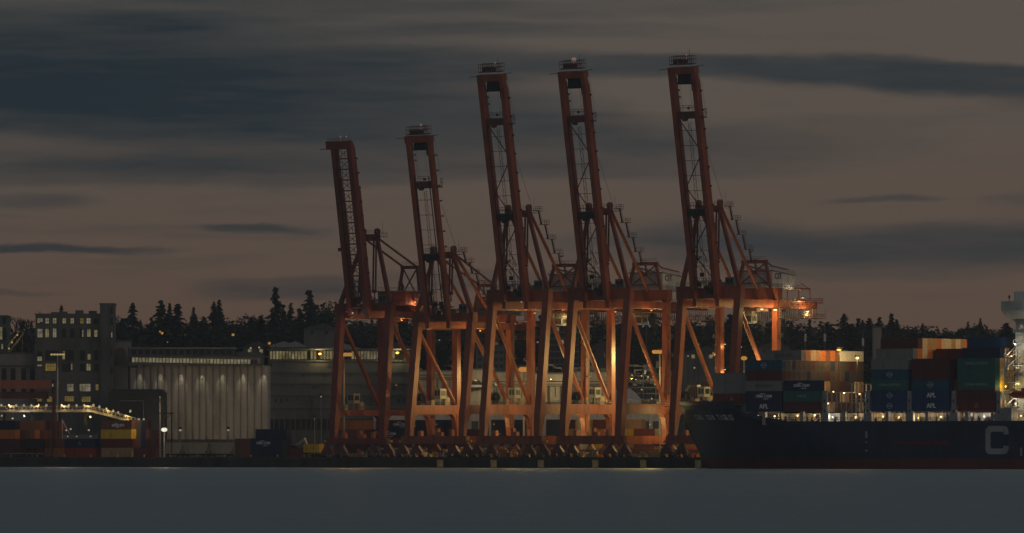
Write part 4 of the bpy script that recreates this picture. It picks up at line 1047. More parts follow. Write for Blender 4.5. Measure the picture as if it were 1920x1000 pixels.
# containers on the ship
TH_ = 2.90; ZB = 16.05
XB = {1: sx_of(1398, -24), 2: sx_of(1468.5, -24), 4: sx_of(1633, -24), 5: sx_of(1709, -24), 6: sx_of(1795, -24), 0: sx_of(1338, -24 + 2.5)}
BAYN = {0: 'the foremost short bay', 1: 'the first tall bay', 2: 'the low bay', 4: 'the bay after the gap', 5: 'the bay before last', 6: 'the bay beside the tower'}
TW = ['bottom', 'second', 'third', 'fourth', 'fifth', 'sixth', 'seventh']
def ship_box(bay, row, tier, colr, mark=None, text=''):
    x = XB[bay] + 12.19/2; y = -24 + 1.28 + 2.5*row; z = (ZB if bay else 18.35) + tier*TH_
    if row == 0 or (bay, row, tier) in FACE:
        lab = f"{CC[colr][1]} container{text}, {TW[tier]} tier of {BAYN[bay]}"
    else:
        lab = f"{CC[colr][1]} container end, {ORD[row]} row, {TW[tier]} tier of {BAYN[bay]}"
    return container(SH(x, y, z), colr, lab, 'containers on the ship', mark=mark)
FACE = {(0, 0, 0), (0, 0, 1), (0, 0, 2), (1, 4, 5), (4, 1, 5), (4, 2, 6), (5, 5, 5), (6, 1, 5), (6, 2, 6)}
ENDS = ['cream', 'orange', 'cream', 'tan', 'orange', 'orange', 'tan', 'yellow', 'cream', 'orange', 'tan', 'brown', 'white']
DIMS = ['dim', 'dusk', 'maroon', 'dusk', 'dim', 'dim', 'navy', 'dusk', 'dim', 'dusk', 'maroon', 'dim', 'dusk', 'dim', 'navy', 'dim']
for tr, c, mk, tx in ((0, 'darkred', ('star',), ' with small white emblem'), (1, 'grey', None, ''), (2, 'grey', None, '')): ship_box(0, 1, tr, c, mk, tx)
for rw in (2,):
    for tr in (0, 1, 2): ship_box(0, rw, tr, random.choice(('grey', 'darkred', 'navy')))
for tr, (c, mk, tx) in enumerate((('navy', ('text', 'APL', 1.75, LW), ' with three white letters'), ('navy', ('cma',), ' with white lettering and swooshes'), ('grey', ('text', 'COSCO', 1.2, LG, 0, 1.2, 1.25), ' with spaced dark letters'), ('maroon', None, ''), ('teal', ('roundel',), ' with round emblem'))): ship_box(1, 0, tr, c, mk, tx)
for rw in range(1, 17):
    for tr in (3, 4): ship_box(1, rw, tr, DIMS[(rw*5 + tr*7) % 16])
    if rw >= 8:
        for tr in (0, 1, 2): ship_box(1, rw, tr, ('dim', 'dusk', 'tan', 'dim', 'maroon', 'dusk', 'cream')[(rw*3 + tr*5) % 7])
ship_box(1, 4, 5, 'grey', ('text', 'COSCO', 1.2, LG, 0, 1.2, 1.25), ' with spaced dark letters')
for rw in range(5, 17): ship_box(1, rw, 5, ('orange', 'cream', 'tan', 'orange', 'brown', 'orange', 'brown')[rw - 5] if rw < 12 else 'white')
for tr, (c, mk, tx) in enumerate((('maroon', None, ''), ('green', ('text', 'CAPITAL', .85, LP), ' with small pale lettering'), ('navy', ('cma',), ' with white lettering and swooshes'))): ship_box(2, 0, tr, c, mk, tx)
CS = ('text', 'CHINA SHIPPING', 1.05, LGR, 0, .92)
for tr, (c, mk, tx) in enumerate((('blue', ('roundel',), ' with round emblem'), ('blue', ('roundel',), ' with round emblem'), ('green', CS, ' with pale lettering'), ('teal', ('roundel',), ' with round emblem'), ('grey', None, ''))): ship_box(4, 0, tr, c, mk, tx)
for tr in range(5): ship_box(4, 1, tr, ('orange', 'tan', 'cream', 'yellow', 'cream')[tr])
ship_box(4, 1, 5, 'grey')
for rw in range(2, 9): ship_box(4, rw, 5, ('orange', 'cream', 'orange', 'tan', 'cream', 'brown', 'orange')[rw - 2])
ship_box(4, 2, 6, 'maroon')
for rw in range(3, 13): ship_box(4, rw, 6, ('cream', 'tan', 'tan', 'orange', 'cream', 'cream', 'tan', 'cream', 'tan', 'orange')[rw - 3])
for tr, (c, mk, tx) in enumerate((('blue', ('text', 'APL', 1.75, LW, .3), ' with three white letters'), ('blue', ('text', 'APL', 1.75, LW, .3), ' with three white letters'), ('teal', ('roundel',), ' with round emblem'), ('maroon', None, ''), ('maroon', None, ''))): ship_box(5, 0, tr, c, mk, tx)
for rw in (1, 2):
    for tr in range(5): ship_box(5, rw, tr, 'maroon' if tr > 2 else ('orange', 'tan', 'cream')[(tr + rw) % 3])
for rw in range(3, 8): ship_box(5, rw, 4, 'darkred')
ship_box(5, 5, 5, 'darkred')
for rw in (6, 7): ship_box(5, rw, 5, 'darkred')
for tr, (c, mk, tx) in enumerate((('darkred', ('star',), ' with small pale emblem'), ('maroon', None, ''), ('green', CS, ' with pale lettering'), ('green', None, ''), ('green', CS, ' with pale lettering'))): ship_box(6, 0, tr, c, mk, tx)
for rw in (1, 2, 3):
    for tr in range(5): ship_box(6, rw, tr, ('cream', 'tan', 'orange', 'white', 'yellow')[(rw*2 + tr) % 5])
ship_box(6, 1, 5, 'navy'); ship_box(6, 2, 5, 'tan'); ship_box(6, 3, 5, 'dim')
ship_box(6, 2, 6, 'blue'); ship_box(6, 3, 6, 'dim'); ship_box(6, 4, 6, 'dim'); ship_box(6, 4, 5, 'tan')

#@@YARD
# ------------------------------------------------------------------ containers in the yard
def yard_box(px_left, py_bottom, t, colr, label, Lc=12.19, mark=None, stack_rz=-TH, H=2.88):
    """container whose near left lower corner shows at that pixel, standing t metres behind the crane rail"""
    s = S(px_left, t - 1.22); Yv = W(s, t - 1.22).y
    z = ZP(py_bottom, Yv); z = QZ + max(0, round((z - QZ) / 2.88)) * 2.88 + .02
    return container(W(s + Lc/2, t, z), colr, label, 'containers in the terminal yard', Lc, H, mark=mark)
T0, T1, T2, T3 = 858, 841, 824, 807
TN = {858: 'ground', 841: 'second', 824: 'third', 807: 'top'}
# block at the far left: nine rows of ends beside two sides
tA = 26; sA = S(28, tA - 1.22) - 12.19
def blockA(row, tier, colr, lab): return container(W(sA + 12.19/2, tA + 2.5*row, QZ + .02 + 2.9*tier), colr, lab, 'containers in the terminal yard')
blockA(0, 3, 'navy', 'navy container at the far left yard block, topmost, side facing the water')
blockA(0, 2, 'orange', 'orange container at the far left yard block, under the navy one')
blockA(0, 1, 'maroon', 'maroon container at the far left yard block, second from the ground'); blockA(0, 0, 'maroon', 'maroon container at the far left yard block, on the ground')
pal = ['brown', 'brown', 'orange', 'maroon', 'rust', 'darkred', 'dusk', 'rust', 'brown', 'brown']
for rw in range(1, 10):
    for tr in (3, 2) if rw < 6 else (3, 2, 1, 0):
        c = pal[(rw*3 + tr*5) % 10]; blockA(rw, tr, c, f'{CC[c][1]} container end, far left yard block, {ORD[rw-1]} of nine rows, {TN[(858,841,824,807)[tr]]} tier')
yard_box(10, 843, 11, 'maroon', 'maroon short container near the quay edge at the far left', 6.06)
yard_box(45, 843, 11, 'black', 'black container with dim white lettering near the quay edge at the left', 6.06, ('text', 'TEX', .7, LG))
for px in (12, 48):   # low flatbed trailers
    s = S(px, 9); e = empty('flatbed_trailer', W(s + 3.2, 9, QZ), -TH)
    tag(e, 'orange flatbed trailer parked at the quay edge, ' + ('leftmost in the picture' if px < 30 else 'below the black container'), 'trailer')
    MB().box(-3.2, 3.2, -1.2, 1.2, .95, 1.3).build('deck', paint('orange_trailer', (.42, .16, .05)), e)
    for k, x in enumerate((-2.4, 1.4, 2.5)): MB().disc((x, -.9, .5), .5, (0, 1, 0), .35, 12).disc((x, .9, .5), .5, (0, 1, 0), .35, 12).build('wheel', RUBBER, e)
yard_box(103, T1, 24, 'brown', 'brown short container beside the light mast, second tier', 6.06); yard_box(104, T0, 24, 'maroon', 'maroon short container beside the light mast, ground tier', 6.06)
yard_box(100, T0, 20, 'orange', 'orange short container left of the red one with its end towards the lamp', 6.06)
# block with the grey-navy box over the red one
yard_box(121, T1, 17, 'navy', 'navy container with a small red emblem, left of the yellow container', mark=('star',))
yard_box(121, T0, 17, 'red', 'red container on the ground under the navy one with red emblem')
yard_box(121, T1, 19.5, 'yellow', 'yellow container end behind the navy one with red emblem'); yard_box(121, T0, 19.5, 'navy', 'navy container end behind the ground tier red container')
# block with the bright yellow box
yard_box(190, T3, 17, 'brown', 'reddish brown container with white lettering on top of the yellow container', mark=('text', 'safgum', 1.7, LW, .6, 1.1))
yard_box(189, T2, 16.5, 'yellow', 'bright yellow container under the reddish brown one with white lettering')
yard_box(192, T1, 16.5, 'darkred', 'dark red container under the bright yellow one')
yard_box(190, T0, 16.5, 'tan', 'tan container on the ground below the bright yellow one')
for rw in range(1, 7):
    for tr, pb in enumerate((T0, T1, T2, T3)):
        if tr == 3 and rw > 3: continue
        c = 'navy' if rw == 2 and tr else ('brown', 'darkred', 'dusk', 'maroon', 'rust', 'dusk')[(rw*2 + tr*3) % 6]
        s = S(189, 15.3); container(W(s + 12.19/2, 16.5 + 2.5*rw, QZ + .02 + 2.9*tr), c, f'{CC[c][1]} container end right of the bright yellow one, {ORD[rw-1]} row, {TN[pb]} tier', 'containers in the terminal yard')
yard_box(250, T0, 10.5, 'darkred', 'dark red short container at the quay edge right of the tan one', 6.06); yard_box(250, T0, 13, 'orange', 'orange container end behind the dark red short one', 6.06)
# middle
for pb, nm in ((T0, 'ground tier'), (T1, 'upper tier')):
    yard_box(441, pb, 22, 'brown', f'brown short container between the hopper cars and the navy stack, {nm}', 6.06)
yard_box(470, T0, 13, 'navy', 'navy container on the ground in the dark stack right of the silos')
yard_box(470, T1, 13, 'navy', 'navy container with white lettering and swooshes in the stack right of the silos', mark=('cma', -1.2))
yard_box(479, T2, 14.5, 'navy', 'navy container on top of the dark stack right of the silos')
yard_box(479, T1, 17, 'navy', 'navy container behind the lettered one in the dark stack'); yard_box(479, T0, 17, 'navy', 'navy container behind, on the ground in the dark stack')
yard_box(539, T0, 12, 'darkred', 'dark red short container right of the navy stack', 6.06)
def chassis_trailer(px, t, label, Lc, colr, boxlab, mark=None):
    s = S(px, t - 1.22); c0 = W(s + Lc/2, t, QZ)
    e = empty('container_chassis', c0, -TH); tag(e, label, 'trailer')
    MB().box(-Lc/2, Lc/2, -.5, -.2, 1.15, 1.4).box(-Lc/2, Lc/2, .2, .5, 1.15, 1.4).box(-Lc/2, -Lc/2 + .3, -1.2, 1.2, 1.15, 1.42).box(Lc/2 - .3, Lc/2, -1.2, 1.2, 1.15, 1.42).build('frame', DKRED, e)
    for x in (Lc/2 - 2.6, Lc/2 - 1.3): MB().disc((x, -.95, .52), .52, (0, 1, 0), .5, 14).disc((x, .95, .52), .52, (0, 1, 0), .5, 14).build('wheel', RUBBER, e)
    MB().beam((-Lc/2 + 1.4, -.8, 0), (-Lc/2 + 1.4, -.8, 1.2), .15, .15).beam((-Lc/2 + 1.4, .8, 0), (-Lc/2 + 1.4, .8, 1.2), .15, .15).build('landing_leg', STEEL, e)
    container(c0 + Vector((0, 0, 1.43)), colr, boxlab, 'containers in the terminal yard', Lc, 2.6, mark=mark)
    return e
chassis_trailer(569, 12, 'trailer chassis carrying the small yellow container left of the first crane', 6.06, 'yellow', 'small yellow container with a dark number mark, on a trailer', ('text', '3', 1.1, DARK, .8))
# under and behind the cranes
yard_box(634, 797, 52, 'orange', 'orange container high in the stack behind the shortest crane, uppermost'); yard_box(628, 815, 52, 'brown', 'brownish orange container under the uppermost orange one behind the shortest crane')
yard_box(628, 833, 52, 'maroon', 'maroon container third down behind the shortest crane'); yard_box(628, 851, 52, 'maroon', 'maroon container on the ground behind the shortest crane'); yard_box(650, 815, 55, 'maroon', 'maroon container end beside the brownish orange one behind the shortest crane')
yard_box(716, 803, 52, 'navy', 'navy container with white lettering between the two shorter cranes, uppermost', mark=('cma', 1.0)); yard_box(716, 822, 52, 'navy', 'navy container with a pale swoosh emblem between the two shorter cranes', mark=('cma', -3.4))
yard_box(716, 838, 52, 'maroon', 'maroon container low in the stack between the two shorter cranes')
def ranks(px0, s_list, t, what):
    px = px0
    for i, (c, Lc, tier, mk) in enumerate(s_list):
        s = S(px, t - 1.22)
        container(W(s + Lc/2, t, QZ + .02 + 2.9*tier), c, f'{CC[c][1]} {"short " if Lc < 10 else ""}container {what}, {ORD[i]} listed from the left, {TW[tier]} tier', 'containers in the terminal yard', Lc, mark=mk)
        if i + 1 < len(s_list) and s_list[i + 1][2] <= tier: px += 1
        px = px0 + s_list[i + 1][4 - 4] * 0 if False else px
    return px
def stackcol(px, t, cols, where, Lc=6.06, marks={}):
    s = S(px, t - 1.22)
    for k, c in enumerate(cols):
        if c: container(W(s + Lc/2, t, QZ + .02 + 2.9*k), c, f'{CC[c][1]} container {where}, {TW[k]} tier', 'containers in the terminal yard', Lc, mark=marks.get(k))
stackcol(772, 62, ('maroon', 'maroon', 'maroon', 'navy'), 'seen between the legs of the second shortest crane', 12.19, {3: ('text', 'CMA', .9, LW, 3)})
stackcol(836, 62, ('brown', 'maroon', 'navy', 'navy'), 'in the short stack right of the second shortest crane')
stackcol(868, 64, ('brown', 'brown', 'maroon'), 'behind the gap left of the third crane')
stackcol(921, 62, ('maroon', 'grey', 'navy', 'black'), 'framed by the third crane, near its left legs', 6.06, {2: ('text', 'ADE', .6, LW)})
stackcol(948, 66, ('navy', 'navy', 'navy', 'navy'), 'framed by the third crane, in its middle')
stackcol(972, 66, ('brown', 'navy', 'navy', 'navy'), 'framed by the third crane, near its right leg')
stackcol(1024, 62, ('maroon', 'maroon', 'navy', 'navy'), 'in the narrow gap left of the fourth crane')
stackcol(1040, 66, ('brown', 'orange', 'tan', 'maroon'), 'in the narrow gap beside the fourth crane, with bright ends')
stackcol(1064, 70, ('cream', 'white', 'white', 'cream'), 'pale, inside the fourth crane on the left')
stackcol(1076, 74, ('orange', 'orange', 'yellow', 'yellow'), 'inside the fourth crane, in its middle')
stackcol(1090, 78, ('cream', 'cream', 'cream', 'red'), 'inside the fourth crane, right of the middle')
stackcol(1112, 74, ('tan', 'yellow', 'orange', 'darkred'), 'inside the fourth crane beside its rear leg')
stackcol(1130, 78, ('brown', 'orange', 'brown', 'red'), 'between the fourth crane legs on the right')
stackcol(1172, 74, ('brown', 'tan', 'yellow', 'tan'), 'left of the dark red pair by the last crane')
stackcol(1188, 60, ('darkred', 'maroon', 'darkred'), 'dull, left of the last crane', 6.06)
stackcol(1214, 66, ('brown', 'darkred', 'cream'), 'beside the dull pair left of the last crane')
stackcol(1230, 72, ('maroon', 'orange', 'red'), 'close to the left leg of the last crane')
stackcol(1262, 60, ('red', 'brown'), 'red brown, low between the last crane and the bow', 12.19)
stackcol(1286, 66, ('brown', 'red'), 'low behind the bow of the ship', 12.19)

# ------------------------------------------------------------------ things on the quay
FB = None
for i, px in enumerate((826, 926.5, 1015, 1117, 1207, 1310)):
    s = S(px, QT - .5)
    mb = MB().box(-.95, .95, -.35, .3, .15, 2.35)
    for k in range(4): mb.box(-.9 + k*.46, -.5 + k*.46, -.42, -.352, .2, 2.3)
    if FB is None: FB = mb.mesh('quay_fender', TIMBER)
    o = bpy.data.objects.new('quay_fender', FB); COL.objects.link(o); o.location = W(s, QT - .68, 0); o.rotation_euler = (0, 0, -TH)
    tag(o, f'yellow fender board on the dark quay wall, {ORD[i]} of six from the left', 'fender', 'fender boards on the quay wall')
BOL = MB().tube((0, 0, 0), (0, 0, .5), .22, 10, .18).disc((0, 0, .6), .36, (0, 0, 1), .25, 12).mesh('bollard', paint('bollard_yellow', (.35, .24, .06)))
for i in range(26):
    px = 20 + i*50; o = bpy.data.objects.new('bollard', BOL); COL.objects.link(o); o.location = W(S(px, QT + .7), QT + .7, QZ + .02)
    tag(o, 'small iron mooring bollard on the edge of the quay', 'bollard', 'bollards along the quay edge')
def quay_rail(px0, px1, label):
    a, b = S(px0, QT + .4), S(px1, QT + .4); e = empty('quay_railing', W(a, QT + .4, QZ + .02), -TH); tag(e, label, 'railing')
    MB().rail((0, 0, 0), (b - a, 0, 0), 1.0, 2.0, .05).build('bars', STEEL, e)
quay_rail(1176, 1250, 'pale safety railing at the quay edge near the last crane')
quay_rail(0, 110, 'thin safety railing at the quay edge, far left')
quay_rail(640, 700, 'low safety railing at the quay edge below the shortest crane')
def truck(px, t, col, label, flip=1):
    e = empty('terminal_truck', W(S(px, t), t, QZ), -TH); tag(e, label, 'truck')
    MB().prism([(-1.2, .9), (1.0, .9), (1.1, 1.9), (.7, 3.0), (-1.2, 3.0)], 'y', -1.15, 1.15).build('cab', col, e)
    MB().box(.95, 1.0, -.95, .95, 1.95, 2.75).box(-.6, .5, -1.18, -1.155, 1.9, 2.7).build('windscreen', GLASS, e)
    MB().box(-5.2, 1.3, -.6, .6, .6, .9).box(-5.2, -1.4, -1.1, 1.1, .92, 1.1).build('chassis', DARK, e)
    for x in (.4, -3.2, -4.5): MB().disc((x, -.95, .5), .5, (0, 1, 0), .4, 14).disc((x, .95, .5), .5, (0, 1, 0), .4, 14).build('wheel', RUBBER, e)
    MB().box(1.0, 1.08, -1.0, -.6, 1.0, 1.25).box(1.0, 1.08, .6, 1.0, 1.0, 1.25).build('headlight', WARML, e)
truck(893, 32, paint('orange_cab', (.5, .15, .04)), 'orange terminal truck left of the third crane')
truck(1246, 9, WHITE, 'white terminal truck at the foot of the last crane, near the bow')
truck(863, 10, DKRED, 'dark red terminal truck on the quay under the second shortest crane')
truck(700, 12, GREY, 'grey terminal truck by the wheels of the shortest crane')
def hut(px, t, label):
    e = empty('quay_hut', W(S(px, t), t, QZ), -TH); tag(e, label, 'hut')
    MB().box(-1.3, 1.3, -1.2, 1.2, 0, 2.7).box(-1.5, 1.5, -1.4, 1.4, 2.72, 2.9).build('wall', DKRED, e)
    MB().box(-.5, .5, -1.24, -1.205, 1.1, 2.1).build('window', paint('pale_window', (.4, .4, .38)), e)
hut(858, 34, 'small dark red hut with a pale window under the second shortest crane')
def white_machine(px, t):
    e = empty('reach_stacker', W(S(px, t), t, QZ), -TH); tag(e, 'pale reach stacker with raised boom between the navy stack and the yellow container', 'reach stacker')
    wm = paint('off_white_machine', (.5, .47, .4))
    MB().box(-3.2, 2.6, -1.3, 1.3, .9, 2.0).build('body', wm, e)
    MB().beam((-2.6, 0, 2.2), (3.4, 0, 5.6), .7, .8).beam((3.2, 0, 5.5), (4.2, 0, 3.2), .5, .6).build('boom', wm, e)
    MB().box(-1.4, .4, -1.0, .2, 2.02, 3.6).build('cab', GLASS, e)
    for x in (-2.2, 1.8): MB().disc((x, -1.2, .8), .8, (0, 1, 0), .7, 14).disc((x, 1.2, .8), .8, (0, 1, 0), .7, 14).build('wheel', RUBBER, e)
white_machine(556, 20)
# clutter between the rails: drums, cones, gangways, lashing bins
BINM = [paint('bin_pale', (.55, .5, .44)), paint('bin_yellow', (.5, .34, .08)), paint('bin_red', (.3, .05, .03)), paint('bin_orange', (.45, .16, .04)), paint('bin_grey', (.22, .22, .22)), paint('bin_tan', (.4, .3, .16))]
a_, b_ = S(620, 19), S(1335, 19); bar = empty('crash_barrier', W(a_, 19, QZ), -TH); tag(bar, 'long low dark concrete barrier across the quay between the crane legs', 'barrier')
mb = MB()
for k in range(int((b_ - a_)/4)): mb.prism([(18.9 - 19, 2.3), (19.2 - 19, 2.3), (19.5 - 19, .0), (18.6 - 19, .0)], 'x', k*4.0, k*4.0 + 3.9)
mb.build('wall', paint('dark_red_stained_concrete', (.07, .035, .028), .9, var=.4), bar)
k = 0
for px in range(626, 1330, 10):
    t = random.choice((4.0, 6.5, 9.0, 12.0)); e_m = random.choice(BINM); w, h = random.uniform(.4, 1.4), random.uniform(.7, 2.9)
    mb = MB().box(-w, w, -.6, .6, .12, .12 + h*.6); mb.box(-w - .06, w + .06, -.66, .66, .12 + h*.6 + .002, .12 + h*.6 + .1)
    for x in (-w, -w*.3, w*.3, w): mb.beam((x, -.64, .1), (x, -.64, .12 + h), .1, .08)
    mb.tube((-w, -.6, .12 + h), (w, .5, .12 + h*.75), .05, 4)
    o = mb.build('lashing_bin', e_m, None, W(S(px, t), t, QZ), -TH + random.uniform(-.4, .4))
    tag(o, 'open steel lashing bin with rods on the quay under the cranes', 'bin', 'lashing bins along the crane rails')

#@@BUILDINGS
# ------------------------------------------------------------------ buildings behind (x along the picture, placed at their own distance)
def bld(name, px0, px1, pyt, Yd, depth, label, cat='building', mat=CONC, pyb=None, roof=True):
    x0, x1 = XP(px0, Yd), XP(px1, Yd); zt = ZP(pyt, Yd) - QZ; z0 = 0 if pyb is None else ZP(pyb, Yd) - QZ
    e = empty(name, ((x0 + x1)/2, Yd, QZ)); tag(e, label, cat)
    w = (x1 - x0)/2
    MB().box(-w, w, 0, depth, z0, zt).build('wall', mat, e)
    if roof: MB().box(-w - .25, w + .25, -.25, depth + .25, zt + .003, zt + .5).build('roof', CONCD, e)
    e['_w'] = w; e['_cx'] = (x0 + x1)/2; e['_Y'] = Yd
    return e
def rect(e, px0, px1, py0, py1, y0=-.12, y1=-.02):
    Yd = e['_Y']; return (XP(px0, Yd) - e['_cx'], XP(px1, Yd) - e['_cx'], y0, y1, ZP(py1, Yd) - QZ, ZP(py0, Yd) - QZ)
def window(e, px0, px1, py0, py1, lit, mull=2, frame=True):
    x0, x1, y0, y1, z0, z1 = rect(e, px0, px1, py0, py1)
    fr = MB().box(x0 - .18, x1 + .18, -.18, -.02, z0 - .22, z0 - .02).box(x0 - .12, x1 + .12, -.16, -.02, z1 + .02, z1 + .14)
    for k in range(mull + 1): xx = x0 + (x1 - x0)*k/mull; fr.box(xx - .035, xx + .035, -.15, -.02, z0, z1)
    fr.box(x0 + .06, x1 - .06, -.14, -.02, z0 + (z1 - z0)*.6 - .03, z0 + (z1 - z0)*.6 + .03)
    f = fr.build('window', DARK, e)
    MB().box(x0 + .06, x1 - .06, -.10, -.03, z0, z1).build('pane', lit or GLASS, f)
    return f
ele = bld('grain_elevator', 67, 187, 591, 2230, 26, 'tall grey concrete grain elevator with rows of lit windows', mat=CONCD)
YE = 2230
mb = MB()
for px in (67.8, 82, 112, 145, 172, 186): x0, x1, *_ = rect(ele, px - 1.3, px + 1.3, 0, 0); mb.box(x0, x1, -.45, -.003, 0, ZP(593, YE) - QZ)
mb.build('pilaster', CONCD, ele)
mb = MB()
for py in (615, 656, 680, 712): x0, x1, y0, y1, z0, z1 = rect(ele, 68, 186, py, py + 1.2); mb.box(x0, x1, -.2, -.004, z0, z1)
mb.build('string_course', CONCD, ele)
wins = [(70,75,597,606,WIN),(75.5,80,597,604,WINP),(85,92,597,607,WINP),(99,106,597,607,WIN),(117,124,597,607,WIN),(132,139,597,607,WIN),(150,157,597,607,WINO),(162,170,597,607,WINP),(176.5,184,599,606,None),
        (70,80,617,633,WINP),(85,92,617,633,WIN),(99,106,616,633,WINP),(117,124,617,632,None),(132,139,617,632,None),(150,153,617,632,None),(153.5,157,619,632,WINP),(163,170,617,632,WIN),(176.5,183,619,632,WIN),
        (70,79,669,677,WINP),(70,79,660,667,None),(85,95,657,675,None),(97,106,657,675,None),(117,122,659,674,WIN),(124,138,657,675,None),(150,160,657,675,None),(164,170,664,675,WIN),(176.5,184,658,675,None),
        (70,79,684,687,WINP),(85,105,682,696,WINO),(117,131,683,696,None),(133,136,682,694,WINP),(150,159,683,695,None),(162,170,682,695,WIN),(176.5,184,683,695,None),
        (126,138,720,734,WINP),(149,170,720,734,WINP),(179,185,721,732,WINO),
        (70,79,744,753,WINO),(88,104,744,754,WINO),(121,139,743,753,WINO),(153,170,744,754,WINO)]
for q in wins: window(ele, *q, mull=2 if q[1] - q[0] < 12 else 4)
for x, h in ((.2, 1.6), (-.55, 1.0), (-.3, 1.2), (.62, 1.4)): MB().box(x*ele['_w'], x*ele['_w'] + 2.5, 6, 9, ZP(590.5, YE) - QZ + .3, ZP(590.5, YE) - QZ + h).build('roof_vent', CONCD, ele)
tow = bld('elevator_tower', 187.5, 212.5, 571.5, 2228, 14, 'slender concrete lift tower rising above the grain elevator roof', 'tower', CONCD)
mb = MB().box(*rect(tow, 205, 206.2, 575, 760, -.3, -.004)); mb.box(*rect(tow, 190, 191, 575, 760, -.25, -.004)); mb.build('pilaster', CONCD, tow)
for py in (577, 598, 624, 657, 690): window(tow, 208, 211, py, py + 9, WINP if py == 624 else None, 1)
anx = bld('elevator_annex', 213, 240.5, 641, 2234, 20, 'concrete annex with a blind arch between tower and silos', mat=CONC)
x0, x1, *_ = rect(anx, 216, 236, 0, 0); zb = ZP(679, 2234) - QZ; zt = ZP(662, 2234) - QZ; r = (x1 - x0)/2
po = [(x1, zb), (x1, zt)] + arc(((x0 + x1)/2, zt), r, 0, math.pi, 10)[1:-1] + [(x0, zt), (x0, zb)]
MB().prism(po, 'y', -.15, -.02).build('blind_arch', CONCD, anx); MB().box(*rect(anx, 212.6, 241, 679.5, 682, -1.2, -.01)).build('ledge', CONCD, anx)
# silos
YS = 2232
def silos():
    e = empty('grain_silo', (XP(372, YS), YS, QZ)); tag(e, 'long bank of pale concrete grain silos lit by wall lamps', 'silo'); e['_cx'] = XP(372, YS); e['_Y'] = YS
    zt = ZP(686, YS) - QZ; n = 20
    for i in range(n):
        x0 = XP(242.5 + i*13.03, YS) - e['_cx']; x1 = XP(242.5 + (i + 1)*13.03, YS) - e['_cx']; r = (x1 - x0)/2*.995; cx = (x0 + x1)/2
        zz = zt - (0 if i else .6)
        ring = lambda z: [(cx - r*math.cos(math.pi*k/10), 1.6 - .75*r*math.sin(math.pi*k/10), z) for k in range(11)] + [(cx + r, 20, z), (cx - r, 20, z)]
        o = MB().loft([ring(ZP(824, YS) - QZ), ring(zz)]).build('silo_bin', paint('pale_silo_concrete', (.40, .365, .32), .85, var=.16, scale=.22, grime=.3), e)
    MB().box(XP(242.5, YS) - e['_cx'], XP(503, YS) - e['_cx'], 2.2, 20, 0, ZP(824, YS) - QZ - .01).build('base', CONCD, e)
    mb = MB()
    for i in range(22): x = XP(246 + i*12, YS) - e['_cx']; mb.box(x - .25, x + .25, .6, 1.1, 0, ZP(824, YS) - QZ)
    mb.build('loading_post', CONCD, e)
    ga, gb = XP(240.7, YS) - e['_cx'], XP(488, YS) - e['_cx']
    MB().box(ga, gb, .2, 14, zt + .02, ZP(670, YS) - QZ).build('gallery', CONC, e)
    MB().box(ga, gb + 2.5, -.6, 14.4, ZP(670, YS) - QZ + .01, ZP(668, YS) - QZ).box(ga, gb + 1, -.9, .19, zt + .02, ZP(682.5, YS) - QZ).build('gallery_roof', CONCD, e)
    for i in range(38):
        pa = 241.6 + i*6.37; py = 670.6 + i*.11
        x0, x1, _, _, z0, z1 = rect(e, pa, pa + 4.5, py, py + 8.6); f = MB().box(x0 - .1, x1 + .1, .02, .195, z0 - .16, z0 - .01).build('window', CONCD, e)
        MB().box(x0, x1, .06, .19, z0, z1).build('pane', (WINP, WIN, WINP, WINP, WIN)[i % 5] if 0 < i < 36 else GLASS, f)
    hb_ = XP(438, YS) - e['_cx']
    MB().box(ga, hb_, 3, 12, ZP(668, YS) - QZ + .01, ZP(654, YS) - QZ).build('upper_gallery', CONCD, e)
    MB().box(ga, hb_ + .6, 2.4, 12.6, ZP(654, YS) - QZ + .01, ZP(651.5, YS) - QZ).build('upper_roof', CONC, e)
    for i in range(15):
        x0, x1, _, _, z0, z1 = rect(e, 246 + i*12.8, 254 + i*12.8, 656.5, 664.5); MB().box(x0, x1, 2.9, 2.99, z0, z1).build('upper_window', GLASS, e)
    MB().box(hb_ + .7, gb, 4, 11, ZP(668, YS) - QZ + .01, ZP(660, YS) - QZ).build('rear_gallery', CONCD, e)
    for i in range(7):                                   # wall lamps under the gallery eave, shining down the silos
        px = 262 + i*38.6; x = XP(px, YS) - e['_cx']; z = ZP(685.2, YS) - QZ
        l = MB().box(x - .3, x + .3, -1.1, -.5, z, z + .25).build('wall_lamp', DARK, e)
        MB().box(x - .22, x + .22, -1.0, -.6, z - .06, z - .005).build('lens', COOLL, l)
        add_light((x, -.75, z - .35), 850, (1.0, .86, .62), e, .12, R(46), (0, .16, -1), 'wall_lamp_light')
silos()
